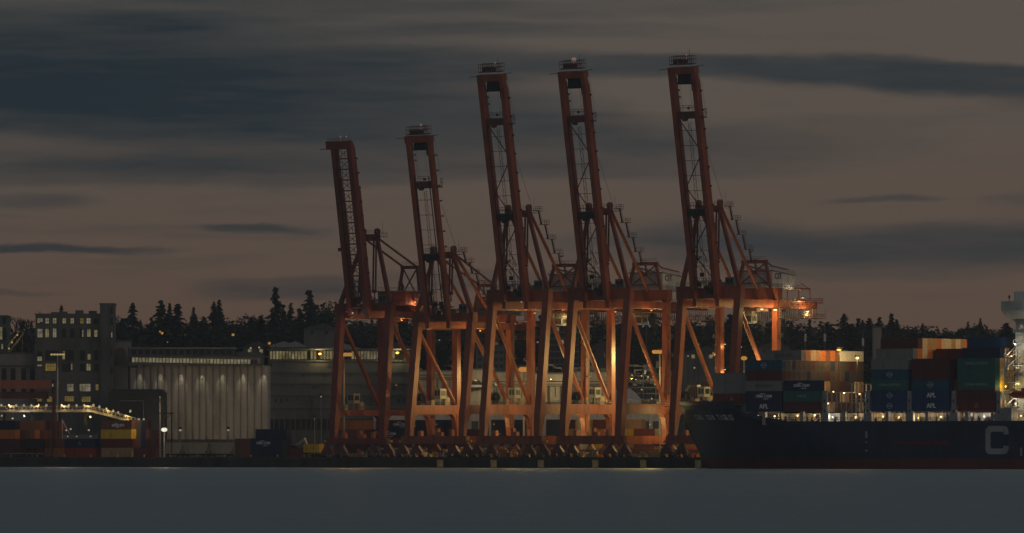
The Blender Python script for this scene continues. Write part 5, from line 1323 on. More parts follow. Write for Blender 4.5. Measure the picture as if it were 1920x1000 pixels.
# left: sloping gallery house, headhouse at the edge
lg = bld('gallery_building', -40, 66.5, 664, 2236, 18, 'low concrete building with dark bays left of the grain elevator', mat=CONC)
for px in (3, 20, 40, 56): MB().box(*rect(lg, px, px + 9, 691, 742, -.12, -.02)).build('dark_bay', DARK, lg)
MB().box(*rect(lg, -40, 66.3, 684.5, 687, -.5, -.01)).build('ledge', CONCD, lg)
hd = bld('head_house', -50, 12.5, 594, 2260, 16, 'grey tower block with green lit windows at the left edge', mat=CONCD)
for a, b, c, d_, m in ((0, 4.5, 613, 637, WIN), (6, 11, 616, 637, None), (2, 6, 645, 655, WIN), (5, 11, 596, 606, None)): window(hd, a, b, c, d_, m, 2)
cv = empty('loading_conveyor', P(32, 655, 2245)); tag(cv, 'yellow lit conveyor head frame on the gallery roof', 'conveyor')
MB().beam((-3.0, 0, -1.5), (2.4, 0, 5.5), 1.2, .5).beam((-3.2, 0, .8), (1.2, 0, 6.3), .4, .4).tube((-2.8, 0, -2), (-2.8, 0, 1.5), .2).tube((1.8, 0, -2), (1.8, 0, 6), .2).box(-3.4, 1.4, -1, 1, -1.7, -1.2).build('frame', paint('yellow_conveyor_paint', (.22, .17, .06)), cv)
for q in ((-1.6, -1.2, 2.2), (.2, -1.2, 4.6), (-2.6, -1.2, .2)): MB().ball(q, .3, 8, 5).build('lamp', WARML, cv)
add_light((-1, -3, 4), 110, YEL, cv, .4)
# RTG-like beam crossing above the left stacks
rb = empty('yard_gantry_crane', P(40, 730, 2170)); rb.location.z = QZ; tag(rb, 'long orange red girder of a yard gantry crane above the left stacks', 'crane'); k_ = 2170/F
zb, zt = ZP(729, 2170) - QZ, ZP(713, 2170) - QZ
MB().box(-62*k_, 57*k_, -1, 1, zb, zt).build('girder', paint('faded_orange_red', (.34, .115, .065), .6), rb)
MB().box(-62*k_, 57*k_, 4, 6, zb, zt).build('girder', paint('faded_orange_red', (.3, .1, .06)), rb)
for x in (-58, 60):
    for y in (0, 5): MB().beam((x*k_, y, 0), (x*k_, y, zb if x < 0 else zt), .8, .8).build('leg', DKRED, rb)
MB().box(57.5*k_, 62*k_, -1.4, 2, zb - 1.5, zt - .4).build('end_cab', DARK, rb); MB().box(58*k_, 61*k_, -1.46, -1.41, zb + .6, zt - 1.2).build('cab_window', WINP, rb)
MB().box(-40*k_, 50*k_, 1.02, 3.9, zb - 3.2, zb - 1.0).build('lower_walkway', DKRED, rb)
# lit conveyor gallery with many lamps
cg = empty('conveyor_gallery', P(0, 775, 2190)); cg.location.z = QZ; tag(cg, 'long lit conveyor bridge with a row of lamps, sloping down at its right end', 'conveyor')
kz = lambda py: ZP(py, 2190) - QZ; kx = lambda px: XP(px, 2190) - cg.location.x
pts = [(-30, 771), (172, 771), (232, 787), (262, 796)]
mb = MB(); mt = MB(); mr = MB()
for (a, ya), (b, yb) in zip(pts, pts[1:]):
    mb.beam((kx(a), 0, kz(ya)), (kx(b), 0, kz(yb)), 2.6, .7); mt.beam((kx(a), 0, kz(ya - 9)), (kx(b), 0, kz(yb - 9)), 2.8, .25)
    n = int((b - a)/7)
    for i in range(n + 1): f = i/n; x = a + (b - a)*f; y = ya + (yb - ya)*f; mr.tube((kx(x), -1.3, kz(y)), (kx(x), -1.3, kz(y - 9)), .07, 4); mr.tube((kx(x), 1.3, kz(y)), (kx(x), 1.3, kz(y - 9)), .07, 4)
    for q in (3, 6): mr.tube((kx(a), -1.3, kz(ya - q)), (kx(b), -1.3, kz(yb - q)), .06, 4)
CVM = paint('pale_conveyor_steel', (.48, .42, .3), .6)
mb.build('deck', CVM, cg); mt.build('canopy', CVM, cg); mr.build('railing', CVM, cg)
mb = MB()
for px in (8, 60, 112, 160, 205): mb.beam((kx(px) - 1.2, 0, 0), (kx(px), 0, kz(772)), .35, .35).beam((kx(px) + 1.2, 0, 0), (kx(px), 0, kz(772)), .35, .35)
for px in range(0, 200, 9): mb.beam((kx(px), 0, kz(775)), (kx(px + 5), 0, kz(783)), .15, .15)
mb.build('trestle', DARK, cg)
lp = [(3 + i*14.1, 757.5 + .02*i) for i in range(12)] + [(176, 757), (187, 760), (200, 764), (213, 768), (222, 771), (235, 777), (245, 768), (261, 784), (270, 784)]
for i, (px, py) in enumerate(lp): MB().ball((kx(px), -1.5, kz(py + 3)), .34, 8, 5, (1, 1, 1.5)).build('lamp', COOLL, cg)
for px in (20, 70, 120, 165): add_light((kx(px), -2.0, kz(760)), 200, WRM, cg, .3)
for px, py in ((205, 770), (240, 782)): add_light((kx(px), -2.4, kz(py)), 200, YEL, cg, .3)
for px, py in ((4, 780), (46, 780), (24, 785), (170, 782), (125, 807), (167, 807), (133, 805)): MB().ball((kx(px), -1.5, kz(py)), .34, 8, 5).build('lamp', COOLL, cg)
add_light((kx(46), -2.4, kz(781)), 300, WHT, cg, .3); add_light((kx(170), -2.4, kz(783)), 350, YEL, cg, .3)
# dark blue warehouse
wh_ = empty('dark_warehouse', P(256, 800, 2205)); wh_.location.z = QZ; tag(wh_, 'dark navy metal warehouse with chamfered roof in front of the silos', 'building')
k5 = 2205/F; hz = lambda py: ZP(py, 2205) - QZ
MB().prism([(-52*k5, 0), (52*k5, 0), (52*k5, hz(737)), (46*k5, hz(730)), (-46*k5, hz(730)), (-52*k5, hz(737))], 'y', 0, 18).build('wall', paint('dark_navy_cladding', (.016, .02, .027), .6, scale=.2), wh_)
MB().box(-30*k5, 12*k5, -.12, -.02, 0, hz(753)).build('door', paint('dark_navy_door', (.012, .014, .018)), wh_)
MB().path([(-32*k5, -.2, hz(752)), (13*k5, -.2, hz(752)), (13*k5, -.2, hz(785))], .12, 4).build('door_rail', GREY, wh_)
sh = bld('grey_shed', 118, 180, 815, 2165, 8, 'low grey shed with three small lamps left of the yellow container', mat=GREY)
for px in (127, 144, 170): MB().ball((XP(px, 2165) - sh['_cx'], -.4, ZP(818.5, 2165) - QZ), .22, 8, 5).build('lamp', COOLL, sh)
MB().beam((XP(117, 2165) - sh['_cx'], -1, ZP(788, 2165) - QZ), (XP(131, 2165) - sh['_cx'], -1, ZP(814, 2165) - QZ), .3, .3).tube((XP(117, 2165) - sh['_cx'], -1, 0), (XP(117, 2165) - sh['_cx'], -1, ZP(786, 2165) - QZ), .12).build('loading_arm', WHITE, sh)
# rail hopper cars
def hopper(px0, px1, i):
    Yd = 2185; x0, x1 = XP(px0, Yd), XP(px1, Yd); e = empty('hopper_car', ((x0 + x1)/2, Yd, QZ)); tag(e, f'cream rail hopper car below the silos, {ORD[i]} of three from the left', 'rail car', 'rail hopper cars below the silos')
    w = (x1 - x0)/2; zt = ZP(831, Yd) - QZ; zb = ZP(851, Yd) - QZ; hm = paint('cream_hopper_paint', (.42, .36, .25), .6, scale=.3)
    mb = MB().prism([(-w*.97, zt), (w*.97, zt), (w*.97, zt - 1.0), (w*.72, zb), (-w*.72, zb), (-w*.97, zt - 1.0)], 'y', -1.5, 1.5)
    for k in range(7): x = -w*.9 + k*w*1.8/6; mb.box(x - .08, x + .08, -1.62, -1.5, zb + .9, zt)
    mb.box(-w, w, -1.55, 1.55, zt - .02, zt + .18); mb.build('body', hm, e)
    mb = MB()
    for k in (-.5, 0, .5): mb.box(k*w - .9, k*w + .9, -.8, .8, zt + .2, zt + .5)
    mb.rail((-w, -1.2, zt + .18), (w, -1.2, zt + .18), .9, 1.6, .05); mb.build('hatch', STEEL, e)
    for sx in (-1, 1):
        mb = MB().box(sx*w*.78 - 1.1, sx*w*.78 + 1.1, -1.1, 1.1, .55, .9)
        b = mb.build('bogie', DARK, e)
        m2 = MB()
        for q in (-.75, .75): m2.disc((sx*w*.78 + q, -.85, .45), .44, (0, 1, 0), .2, 14).disc((sx*w*.78 + q, .85, .45), .44, (0, 1, 0), .2, 14)
        m2.build('wheel_set', DARK, b)
    MB().box(-w*1.02, w*1.02, -.5, .5, zb - .35, zb - .02).build('frame', DARK, e)
for i, (a, b) in enumerate(((296, 343), (342, 391), (393, 437))): hopper(a, b, i)
# concrete parkade with a lit top deck
pk = bld('parking_block', 503, 766, 676, 2290, 30, 'broad dark concrete block with a yellow lit top storey', mat=CONCD, roof=False)
YP = 2290
MB().box(*rect(pk, 500, 770, 654, 657, -.6, 30)).build('roof', CONCD, pk)
MB().box(*rect(pk, 503, 766, 657.2, 675.8, 6, 29)).build('top_storey', PALE, pk)
random.seed(21)
for i in range(44):
    pa = 504 + i*5.9
    if pa > 757: break
    lit = WIN if pa < 566 or random.random() < .5 else (WINP if random.random() < .6 else None)
    if 569 < pa < 577: lit = None
    x0, x1, _, _, z0, z1 = rect(pk, pa + .4, pa + 5.3, 658.5, 673)
    f = MB().box(x0 - .12, x0 + .12, 4.8, 5.99, z0 - .3, z1 + .3).build('window', CONCD, pk); MB().box(x0 + .15, x1, 5.6, 5.98, z0, z1).build('pane', lit or GLASS, f)
mb = MB()
for py in (676, 697, 718, 740, 764): mb.box(*rect(pk, 502.5, 766.5, py, py + 2.2, -.35, -.004))
mb.build('floor_band', CONCD, pk)
mb = MB()
for i in range(26):
    a = 505 + i*10; py = random.choice((682, 702, 724, 747)); mb.box(*rect(pk, a, a + random.uniform(3, 8), py, py + random.uniform(3, 9), -.06, -.003))
mb.build('wall_panel', paint('patched_dark_concrete', (.07, .07, .066), .9), pk)
mb = MB()
for i in range(26): a = 505 + i*10; mb.box(*rect(pk, a, a + 7.5, 786, 806, -.1, -.003))
mb.build('loading_bay', DARK, pk)
for px, py in ((600, 664), (745, 662)):
    p = Vector((XP(px, YP) - pk['_cx'], -1.0, ZP(py, YP) - QZ)); l = MB().ball(p, .5, 10, 6, (1.4, 1, .8)).build('lamp', SODIUM, pk); add_light(p + Vector((0, -1.0, 0)), 900, YEL, pk, .5)
# buildings behind the cranes
b1 = bld('pale_warehouse', 772, 866, 697, 2262, 20, 'pale flat warehouse wall behind the second shortest crane', mat=PALE)
b2 = bld('pale_warehouse', 868, 908, 694, 2258, 20, 'pale warehouse with a row of dark equipment on a ledge, left of the third crane', mat=PALE)
MB().box(*rect(b2, 869, 907, 722, 726, -2.0, -.02)).build('ledge', WHITE, b2)
mb = MB()
for i in range(14): x0, x1, _, _, z0, z1 = rect(b2, 870 + i*2.6, 872 + i*2.6, 715 + random.uniform(-4, 3), 722); mb.box(x0, x1, -1.8, -.6, z0, z1)
for i in range(16): x0, x1, _, _, z0, z1 = rect(b2, 869.5 + i*2.4, 871 + i*2.4, 727, 727 + random.uniform(2, 10)); mb.box(x0, x1, -1.6, -.4, z0, z1)
mb.build('equipment_row', DARK, b2)
b3 = bld('pale_warehouse', 910, 1000, 699, 2264, 20, 'pale yellow lit warehouse wall behind the third crane', mat=PALE)
b4 = bld('pale_warehouse', 1002, 1062, 702, 2258, 20, 'yellow lit warehouse wall between the third and fourth cranes', mat=PALE)
b5 = bld('pale_warehouse', 1064, 1142, 698, 2266, 20, 'pale warehouse wall behind the fourth crane', mat=PALE)
for b_, n_ in ((b1, 9), (b3, 9), (b4, 6), (b5, 8)):
    mb = MB(); w = b_['_w']
    for k in range(n_): x = -w + 2*w*(k + .5)/n_; mb.box(x - .09, x + .09, -.12, -.004, 0, 24)
    mb.build('cladding_rib', PALE, b_)
    mb = MB()
    for k in range(7): x = random.uniform(-w, w*.9); mb.box(x, x + random.uniform(.8, 3), 2, 5, ZP(699, b_['_Y']) - QZ + .6, ZP(699, b_['_Y']) - QZ + random.uniform(1.2, 2.8))
    mb.build('roof_unit', STEEL, b_)
    for k in range(n_ - 3):
        x = -w + 2*w*(k + random.uniform(.3, .8))/(n_ - 3); h_ = random.uniform(3.0, 5.5); MB().box(x - 1.3, x + 1.3, -.2, -.125, 8.5, 8.5 + h_).build('door', random.choice((CONCD, DKRED, GREY)), b_)
    mb = MB(); z_ = ZP(random.choice((712, 717, 724)), b_['_Y']) - QZ
    for q in (0, .6, 1.5): mb.tube((-w*.98, -.5, z_ + q), (w*.98, -.5, z_ + q), .14, 5)
    for k in range(9): x = random.uniform(-w, w); mb.tube((x, -.5, z_), (x, -.5, z_ - random.uniform(3, 12)), .13, 5)
    mb.build('pipe_run', paint('dull_lattice_steel', (.07, .065, .06), .7), b_)
    MB().box(-w, w, -.14, -.122, 17.0, 18.2).box(-w, -w + w*random.uniform(.3, .7), -.14, -.122, 12.2, 14.6).build('wall_band', CONCD, b_)
ts = bld('transit_shed', 700, 1262, 775, 2150, 14, 'long low pale transit shed roofline behind the container stacks', mat=WHITE)
mb = MB()
for i in range(28): a = 704 + i*20; mb.box(*rect(ts, a, a + 13, 790, 840, -.15, -.02))
mb.build('door', CONCD, ts)
g1 = bld('grey_office_block', 892, 946, 650, 2400, 20, 'blue grey office block behind the third crane', mat=paint('blue_grey_panel', (.10, .12, .125), .6, scale=.2))
for j in range(3):
    for i in range(5): MB().box(*rect(g1, 896 + i*10, 903 + i*10, 658 + j*13, 664 + j*13)).build('window', GLASS, g1)
g2 = bld('apartment_tower', 1030, 1086, 583, 2420, 22, 'dark bluish apartment tower with a grid of balconies behind the fourth crane', mat=paint('blue_grey_tower', (.075, .09, .1), .6, scale=.2))
for j in range(9):
    for i in range(6):
        pa = 1033 + i*8.8; py = 590 + j*12
        r_ = rect(g2, pa, pa + 6.2, py, py + 7); wo = MB().box(*r_).build('window', GLASS if (i*5 + j*3) % 11 else WINP, g2); 
    MB().box(*rect(g2, 1030, 1086, 599 + j*12, 600 + j*12, -1.0, -.13)).build('balcony', CONC, g2)
# lattice plant and white dome
pl_ = empty('processing_plant', P(1210, 760, 2240)); pl_.location.z = QZ; tag(pl_, 'steel lattice of pipes, hoppers and ladders with many small lamps left of the last crane', 'plant')
qx = lambda px: XP(px, 2240) - pl_.location.x; qz = lambda py: ZP(py, 2240) - QZ
random.seed(5)
mb = MB()
for px in range(1166, 1262, 8): mb.tube((qx(px), random.uniform(0, 8), 0), (qx(px), random.uniform(0, 8), qz(random.uniform(690, 725))), .22, 5)
for py in range(705, 770, 11): mb.beam((qx(1164), 1, qz(py)), (qx(1250), 1, qz(py)), .3, .4).beam((qx(1164), 6, qz(py + 3)), (qx(1256), 6, qz(py + 3)), .3, .3)
for k in range(46): a, b = random.uniform(1166, 1246), random.uniform(692, 765); mb.tube((qx(a), 2, qz(b)), (qx(a + random.uniform(-9, 9)), 2, qz(b + random.uniform(-9, 9))), .13, 4)
mb.build('lattice', paint('dull_lattice_steel', (.07, .065, .06), .7), pl_)
mb = MB()
for k in range(16): a, b = random.uniform(1170, 1242), random.uniform(690, 760); w, h = random.uniform(1, 4), random.uniform(1, 3); mb.box(qx(a) - w/2, qx(a) + w/2, 2.2, 5.8, qz(b), qz(b) + h)
mb.box(qx(1180), qx(1200), 3, 7, qz(716), qz(699)).box(qx(1168), qx(1198), 2, 8, qz(686.5), qz(684)); mb.build('hopper', CONC, pl_)
for i, (px, py) in enumerate(((1203, 705), (1215, 707), (1203, 731), (1228, 721), (1243, 738), (1185, 704), (1222, 748), (1233, 755), (1209, 697), (1192, 712))):
    m_ = (COOLL, WARML)[i % 2]
    l = MB().ball((qx(px), -.4, qz(py)), .26 if i != 8 else .1, 8, 5).build('lamp', m_, pl_)
MB().box(qx(1208), qx(1211.5), -.5, -.3, qz(702), qz(694.5)).build('lit_window', WINP, pl_)
add_light((qx(1205), -3, qz(712)), 400, WRM, pl_, .4); add_light((qx(1235), -3, qz(738)), 400, WRM, pl_, .4)
dm = empty('storage_dome', P(1178, 752, 2225)); dm.location.z = QZ; tag(dm, 'white domed storage roof left of the last crane', 'dome'); kd = 2225/F
MB().prism([(-22*kd, 0), (24*kd, 0), (24*kd, ZP(748, 2225) - QZ), (14*kd, ZP(737, 2225) - QZ), (4*kd, ZP(729, 2225) - QZ), (-8*kd, ZP(727, 2225) - QZ), (-22*kd, ZP(731, 2225) - QZ)], 'y', 0, 14).build('shell', paint('white_membrane', (.55, .56, .58), .6), dm)
rg = bld('orange_lit_gantry', 1290, 1322, 722, 2180, 8, 'yellow lit shed with diagonal braces behind the bow', mat=paint('tan_cladding', (.38, .28, .12)))
MB().beam((XP(1284, 2180) - rg['_cx'], -.5, ZP(732, 2180) - QZ), (XP(1306, 2180) - rg['_cx'], -.5, ZP(755, 2180) - QZ), .35, .3).beam((XP(1284, 2180) - rg['_cx'], -.5, ZP(733, 2180) - QZ), (XP(1294, 2180) - rg['_cx'], -.5, ZP(725, 2180) - QZ), .35, .3).build('brace', WHITE, rg)
for k in range(9): x0, x1, _, _, z0, z1 = rect(rg, 1292 + k*3.2, 1293.6 + k*3.2, 726, 752); MB().box(x0, x1, -.3, -.02, z0, z1).build('slat', DKRED, rg)
rs = bld('dark_red_stair_tower', 1318, 1338, 716, 2170, 8, 'dark red stair tower with small lamps behind the bow', 'tower', DKRED)
for py in (734, 742, 751): MB().ball((XP(1329, 2170) - rs['_cx'], -.4, ZP(py, 2170) - QZ), .22, 8, 5).build('lamp', COOLL, rs)
gs = bld('concrete_stack', 1638, 1653, 615, 2300, 8, 'plain grey concrete tower standing behind the upper ship containers', 'tower', CONC)
for px, py in ((1510, 632), (1546.5, 632), (1618, 640)):
    e = empty('radio_mast', P(px, 660, 2280)); e.location.z = QZ; tag(e, f'thin mast with a pale drum antenna, {"left of two near the last crane" if px < 1520 else "right of two near the last crane" if px < 1600 else "shorter one behind the lamp"}', 'mast')
    z = ZP(py, 2280) - QZ
    MB().tube((0, 0, 0), (0, 0, z + 3.5), .15, 6).build('pole', STEEL, e); MB().tube((0, 0, z - 1.5), (0, 0, z + 1.0), .4, 10).build('antenna', WHITE, e)

#@@LAMPS
# ------------------------------------------------------------------ lamp masts
def lamp_mast(px, py, Yd, label, mat, power, col, head=2.2, n=3, r=.5, polemat=None, pole_r=.35, aim=(-.2, -.8, -.5)):
    zt = ZP(py, Yd) - QZ; e = empty('lamp_mast', (XP(px, Yd), Yd, QZ)); tag(e, label, 'street lamp', 'lamp masts of the terminal')
    MB().tube((0, 0, 0), (0, 0, zt + .6), pole_r, 8, pole_r*.55).build('pole', polemat or paint('dull_pole_paint', (.30, .28, .25), .7), e)
    hd = MB().box(-head, head, -.5, .5, zt + .45, zt + .75).box(-.5, .5, -.7, .7, zt + .76, zt + 1.1).build('lamp_head', DARK, e)
    for k in range(n):
        x = -head*.85 + 2*head*.85*k/max(1, n - 1) if n > 1 else 0
        MB().ball((x, -.25, zt), r, 10, 6, (1.15, 1, .8)).build('lamp', mat, hd)
    add_light((1.0*(aim[1] < 0), (-2.2 if aim[1] < 0 else 1.6), zt - 1.0), power, col, e, .7, R(172), aim)
    return e
lamp_mast(108, 665, 2205, 'tall lamp mast with a wide lit head in front of the grain elevator', WARML, 6500, (1.0, .80, .5), 2.2, 5, .42)
lamp_mast(645, 665, 2105, 'tall mast with an orange glowing head inside the shortest crane', SODIUM, 13000, SOD, 2.0, 4, .8)
lamp_mast(1237, 660, 2052, 'tall mast with an orange glowing head left of the last crane', SODIUM, 46000, (1.0, .72, .24), 1.7, 4, .8)
lamp_mast(982, 693, 2085, 'mast with a strong orange lamp inside the third crane', SODIUM, 38000, (1.0, .70, .24), .5, 2, 1.1)
lamp_mast(775, 686, 2110, 'mast with a round yellow lamp beside the second shortest crane leg', WARML, 7000, YEL, .6, 1, .8)
lamp_mast(880, 678, 2225, 'mast with a round yellow lamp left of the third crane', WARML, 3000, YEL, .6, 1, .8, aim=(-.2, .8, -.5))
lamp_mast(933, 721, 2240, 'short mast with a pale lamp above the cable reel of the third crane', COOLL, 2200, WRM, .6, 1, .8, aim=(0, .9, -.4))
lamp_mast(1017, 718, 2238, 'short mast with a bright yellow lamp between third and fourth cranes', WARML, 3600, YEL, .6, 1, .8, aim=(.1, .9, -.4))
lamp_mast(1097, 706, 2243, 'short mast with a small yellow lamp behind the fourth crane', WARML, 2200, WRM, .5, 1, .35, aim=(0, .9, -.4))
lamp_mast(1395, 672, 2078, 'mast with an orange lamp right of the last crane leg', SODIUM, 34000, YEL, .7, 1, .85)
lamp_mast(1347, 683, 2060, 'mast with a pale yellow lamp by the last crane rear leg', WARML, 3500, YEL, .6, 1, .75)
lamp_mast(1310, 724, 2070, 'short mast with a pale lamp behind the bow', WARML, 5000, YEL, .5, 1, .5)
lamp_mast(308, 806, 2108, 'bright white lamp on a short mast left of the hopper cars', glow('bright_white_lamp_glow', (1.0, .93, .78), .9), 2600, (1.0, .88, .62), .4, 1, .85, aim=(-.7, -.35, -.2))
lamp_mast(338, 807, 2192, 'small pale lamp on a short mast before the silos, left one', COOLL, 2600, WRM, .4, 1, .42, aim=(0, .9, .1))
lamp_mast(428, 807, 2192, 'small pale lamp on a short mast before the silos, right one', COOLL, 2600, WRM, .4, 1, .36, aim=(0, .9, .1))
lamp_mast(300, 745, 2140, 'warm lamp on a dark mast between the dark warehouse and the silos', WARML, 4200, (1.0, .76, .42), .5, 1, .2, aim=(-.75, -.5, -.4))
lamp_mast(602, 744, 2170, 'thin pole with a small unlit lamp left of the shortest crane', COOLL, 60, WHT, .3, 1, .25, pole_r=.2)
lamp_mast(590, 786, 2100, 'thin bare pole behind the small yellow container', COOLL, 20, WHT, .2, 1, .12, pole_r=.15)
lamp_mast(1455, 700, 1992, 'added orange lamp mast hidden behind the first ship stacks', SODIUM, 11000, (1.0, .74, .26), .6, 1, .4, aim=(.1, .9, .25))  # unseen mast, added to light the rear legs of the last crane
gsf = empty('lattice_gantry', P(312, 775, 2125)); gsf.location.z = QZ; tag(gsf, 'dark lattice gantry frame standing by the bright white lamp', 'gantry')
mb = MB(); kq = 2125/F; zt = ZP(775, 2125) - QZ
for x in (-8, 10): mb.beam((x*kq, 0, 0), (x*kq, 0, zt), .3, .3)
mb.beam((-22*kq, 0, zt), (14*kq, 0, zt), .35, .4).beam((-8*kq, 0, zt - 3), (10*kq, 0, zt), .2, .2)
for k in range(8): mb.beam((-8*kq + k*.45, 0, 5), (-8*kq + k*.45 + .3, 0, 7.5), .12, .12)
mb.build('frame', DARK, gsf)

#@@TREES
# ------------------------------------------------------------------ hillside: trees, houses, far lamps
random.seed(11)
BARK = paint('dark_bark', (.04, .03, .025), .95)
FOL = [paint('conifer_foliage', (.040, .055, .043), .9, var=.35, scale=.4), paint('evergreen_foliage', (.045, .058, .043), .9, var=.35, scale=.4), paint('bare_twigs', (.045, .038, .034), .95, var=.3)]
def leaf(mb, c, d, w, l):
    d = Vector(d).normalized(); s = d.cross(Vector((random.uniform(-1, 1), random.uniform(-1, 1), random.uniform(-1, 1)))).normalized()
    a = c - d*l/2; b = c + d*l/2
    mb.quad(a - s*w*.3, a + s*w*.3, c + s*w/2, b, c - s*w/2)
def conifer_meshes(seed, slim):
    random.seed(seed); h = 1.0; tr = MB().tube((0, 0, 0), (0, 0, .97), .016, 7, .003); cr = MB()
    lev = 30; z = .07
    for i in range(lev):
        f = i/(lev - 1); z = .07 + .93*f
        r = slim*(1 - f)**.85*random.uniform(.62, 1.18) + .008
        nb = max(4, int(11*(1 - f) + 4))
        for k in range(nb):
            if random.random() < .13: continue
            a = random.uniform(0, 2*math.pi); rr = r*random.uniform(.6, 1.12)
            tip = Vector((math.cos(a)*rr, math.sin(a)*rr, z - rr*random.uniform(.15, .5))); base = Vector((0, 0, z + .01))
            if i % 3 == 0: tr.tube(base, tip, .004, 3, .001)
            m = 5 if rr > .05 else 3
            for q in range(m):
                p = base.lerp(tip, (q + 1)/m) + Vector((random.uniform(-.014, .014), random.uniform(-.014, .014), random.uniform(-.018, .006)))
                leaf(cr, p, (math.cos(a + random.uniform(-.9, .9)), math.sin(a + random.uniform(-.9, .9)), random.uniform(-.7, .1)), .042*random.uniform(.6, 1.3), .066*random.uniform(.6, 1.3))
    return tr.mesh('conifer_trunk', BARK), cr.mesh('conifer_crown', FOL[0])
def broad_meshes(seed, bare=False):
    random.seed(seed); tr = MB(); cr = MB()
    def grow(p, d, l, r, n):
        q = p + d*l; (cr if n < 3 and bare else tr).tube(p, q, r, 4 if n < 3 else 6, r*.65)
        if n == 0:
            if not bare:
                for k in range(26):
                    o = Vector((random.gauss(0, .05), random.gauss(0, .05), random.gauss(0, .045))); leaf(cr, q + o, (random.uniform(-1, 1), random.uniform(-1, 1), random.uniform(-1, .6)), random.uniform(.02, .045), random.uniform(.03, .06))
            return
        for k in range(3 if n > 1 else (4 if bare else 3)):
            a = random.uniform(0, 2*math.pi); dd = (d + Vector((math.cos(a), math.sin(a), random.uniform(-.1, .5)))*random.uniform(.4, .8)).normalized()
            grow(q, dd, l*random.uniform(.62, .85), r*.6, n - 1)
    grow(Vector((0, 0, 0)), Vector((0, 0, 1)), .26, .026, 4 if bare else 3)
    if bare: pass
    else:
        for k in range(500):
            t, u = random.uniform(0, 2*math.pi), random.uniform(-1, 1); rr = random.uniform(.5, 1)**.5; p = Vector((.30*rr*math.cos(t)*math.sqrt(1 - u*u), .30*rr*math.sin(t)*math.sqrt(1 - u*u), .62 + .33*rr*u))
            p *= 1 + .12*math.sin(5*t + 7*u)
            leaf(cr, p, (random.uniform(-1, 1), random.uniform(-1, 1), random.uniform(-1, .4)), random.uniform(.03, .06), random.uniform(.04, .08))
    zmax = max([v.z for v in tr.v + cr.v])
    for v in tr.v + cr.v: v /= zmax
    return tr.mesh('tree_trunk', BARK), cr.mesh('tree_crown', FOL[2] if bare else FOL[1])
CON = [conifer_meshes(100 + i, s) for i, s in enumerate((.22, .28, .33, .25, .36))]
BRO = [broad_meshes(200 + i) for i in range(4)]; BAR = [broad_meshes(300 + i, True) for i in range(3)]
random.seed(12)
def tree(px, py_top, kind, label=None, Yd=None, wide=1.0):
    Yd = Yd or random.uniform(2620, 2740); X = XP(px, Yd); z0 = hill_z(X, Yd) - .5; h = ZP(py_top, Yd) - z0
    if h < 4: h = 4
    ms = {'c': CON, 'b': BRO, 'n': BAR}[kind]; tm, cm = random.choice(ms)
    e = empty({'c': 'conifer_tree', 'b': 'evergreen_tree', 'n': 'bare_tree'}[kind], (X, Yd, z0), random.uniform(0, 6.28)); e.scale = (h*wide, h*wide, h)
    for nm, m in (('trunk', tm), ('crown', cm)): o = bpy.data.objects.new(nm, m); COL.objects.link(o); o.parent = e
    base = {'c': 'dark conifer', 'b': 'dark rounded evergreen', 'n': 'bare leafless tree'}[kind]
    tag(e, label or f'{base} among the trees on the ridge behind the port', 'tree', None if label else {'c': 'conifers along the ridge', 'b': 'rounded evergreens along the ridge', 'n': 'bare trees along the ridge'}[kind])
tree(115, 574, 'c', 'small dark conifer showing above the roof of the grain elevator')
tree(60, 584, 'n', 'bare leafless tree left of the grain elevator', wide=1.5); tree(28, 592, 'n', 'bare leafless tree beside the tower block at the left edge', wide=1.3); tree(95, 600, 'n', wide=1.2)
tree(249, 571, 'c', 'dark conifer just right of the elevator lift tower'); tree(228, 590, 'n', wide=1.2); tree(284, 597, 'c'); tree(302, 567, 'c', 'dark conifer, left of a close pair above the silos', wide=1.2); tree(318, 570, 'c', 'dark conifer, right of a close pair above the silos', wide=1.2)
tree(333, 573, 'c', wide=1.2); tree(363, 577, 'c', 'broad dark conifer above the middle of the silo gallery', wide=1.3); tree(384, 605, 'n'); tree(401, 568, 'c'); tree(411, 564, 'c', 'tall twin topped conifer above the silos', wide=1.2); tree(440, 600, 'b', wide=1.2); tree(465, 587, 'b', 'rounded dark evergreen above the right end of the silos', wide=1.2)
tree(490, 590, 'n'); tree(517, 541, 'c', 'tallest conifer on the ridge left of the cranes', wide=1.0); tree(531, 575, 'c'); tree(545, 570, 'c', wide=1.4); tree(562, 580, 'c', wide=1.3); tree(580, 547, 'c', 'tall spreading conifer left of the shortest crane', wide=1.2); tree(600, 568, 'b', wide=1.0); tree(618, 564, 'b', 'dark rounded evergreen touching the shortest crane on its left', wide=1.1)
tree(752, 530, 'c', 'conifer top showing through the frame of the shortest crane', wide=.9); tree(1224, 585, 'c', 'pointed conifer framed between the fourth and last cranes', wide=1.3); tree(1200, 600, 'c', wide=1.2); tree(1245, 602, 'b'); tree(1268, 606, 'c')
for px, py, k in ((1484, 604, 'c'), (1500, 606, 'b'), (1518, 600, 'c'), (1535, 602, 'b'), (1552, 606, 'c'), (1566, 600, 'b'), (1583, 590, 'c'), (1598, 606, 'n'), (1609, 599, 'c'), (1617, 602, 'c'), (1630, 599, 'c'), (1649, 597, 'c'), (1658, 606, 'b'), (1672, 590, 'c'), (1681, 600, 'c'), (1700, 610, 'b'), (1712, 612, 'b'), (1730, 607, 'c'), (1741, 618, 'b'), (1752, 625, 'n'), (1772, 622, 'b'), (1790, 622, 'b'), (1804, 613, 'b'), (1815, 604, 'c'), (1826, 606, 'b'), (1838, 598, 'c'), (1850, 612, 'c'), (1868, 618, 'n'), (1882, 622, 'n'), (1900, 626, 'b')): tree(px, py, k, wide=1.45)
random.seed(14)
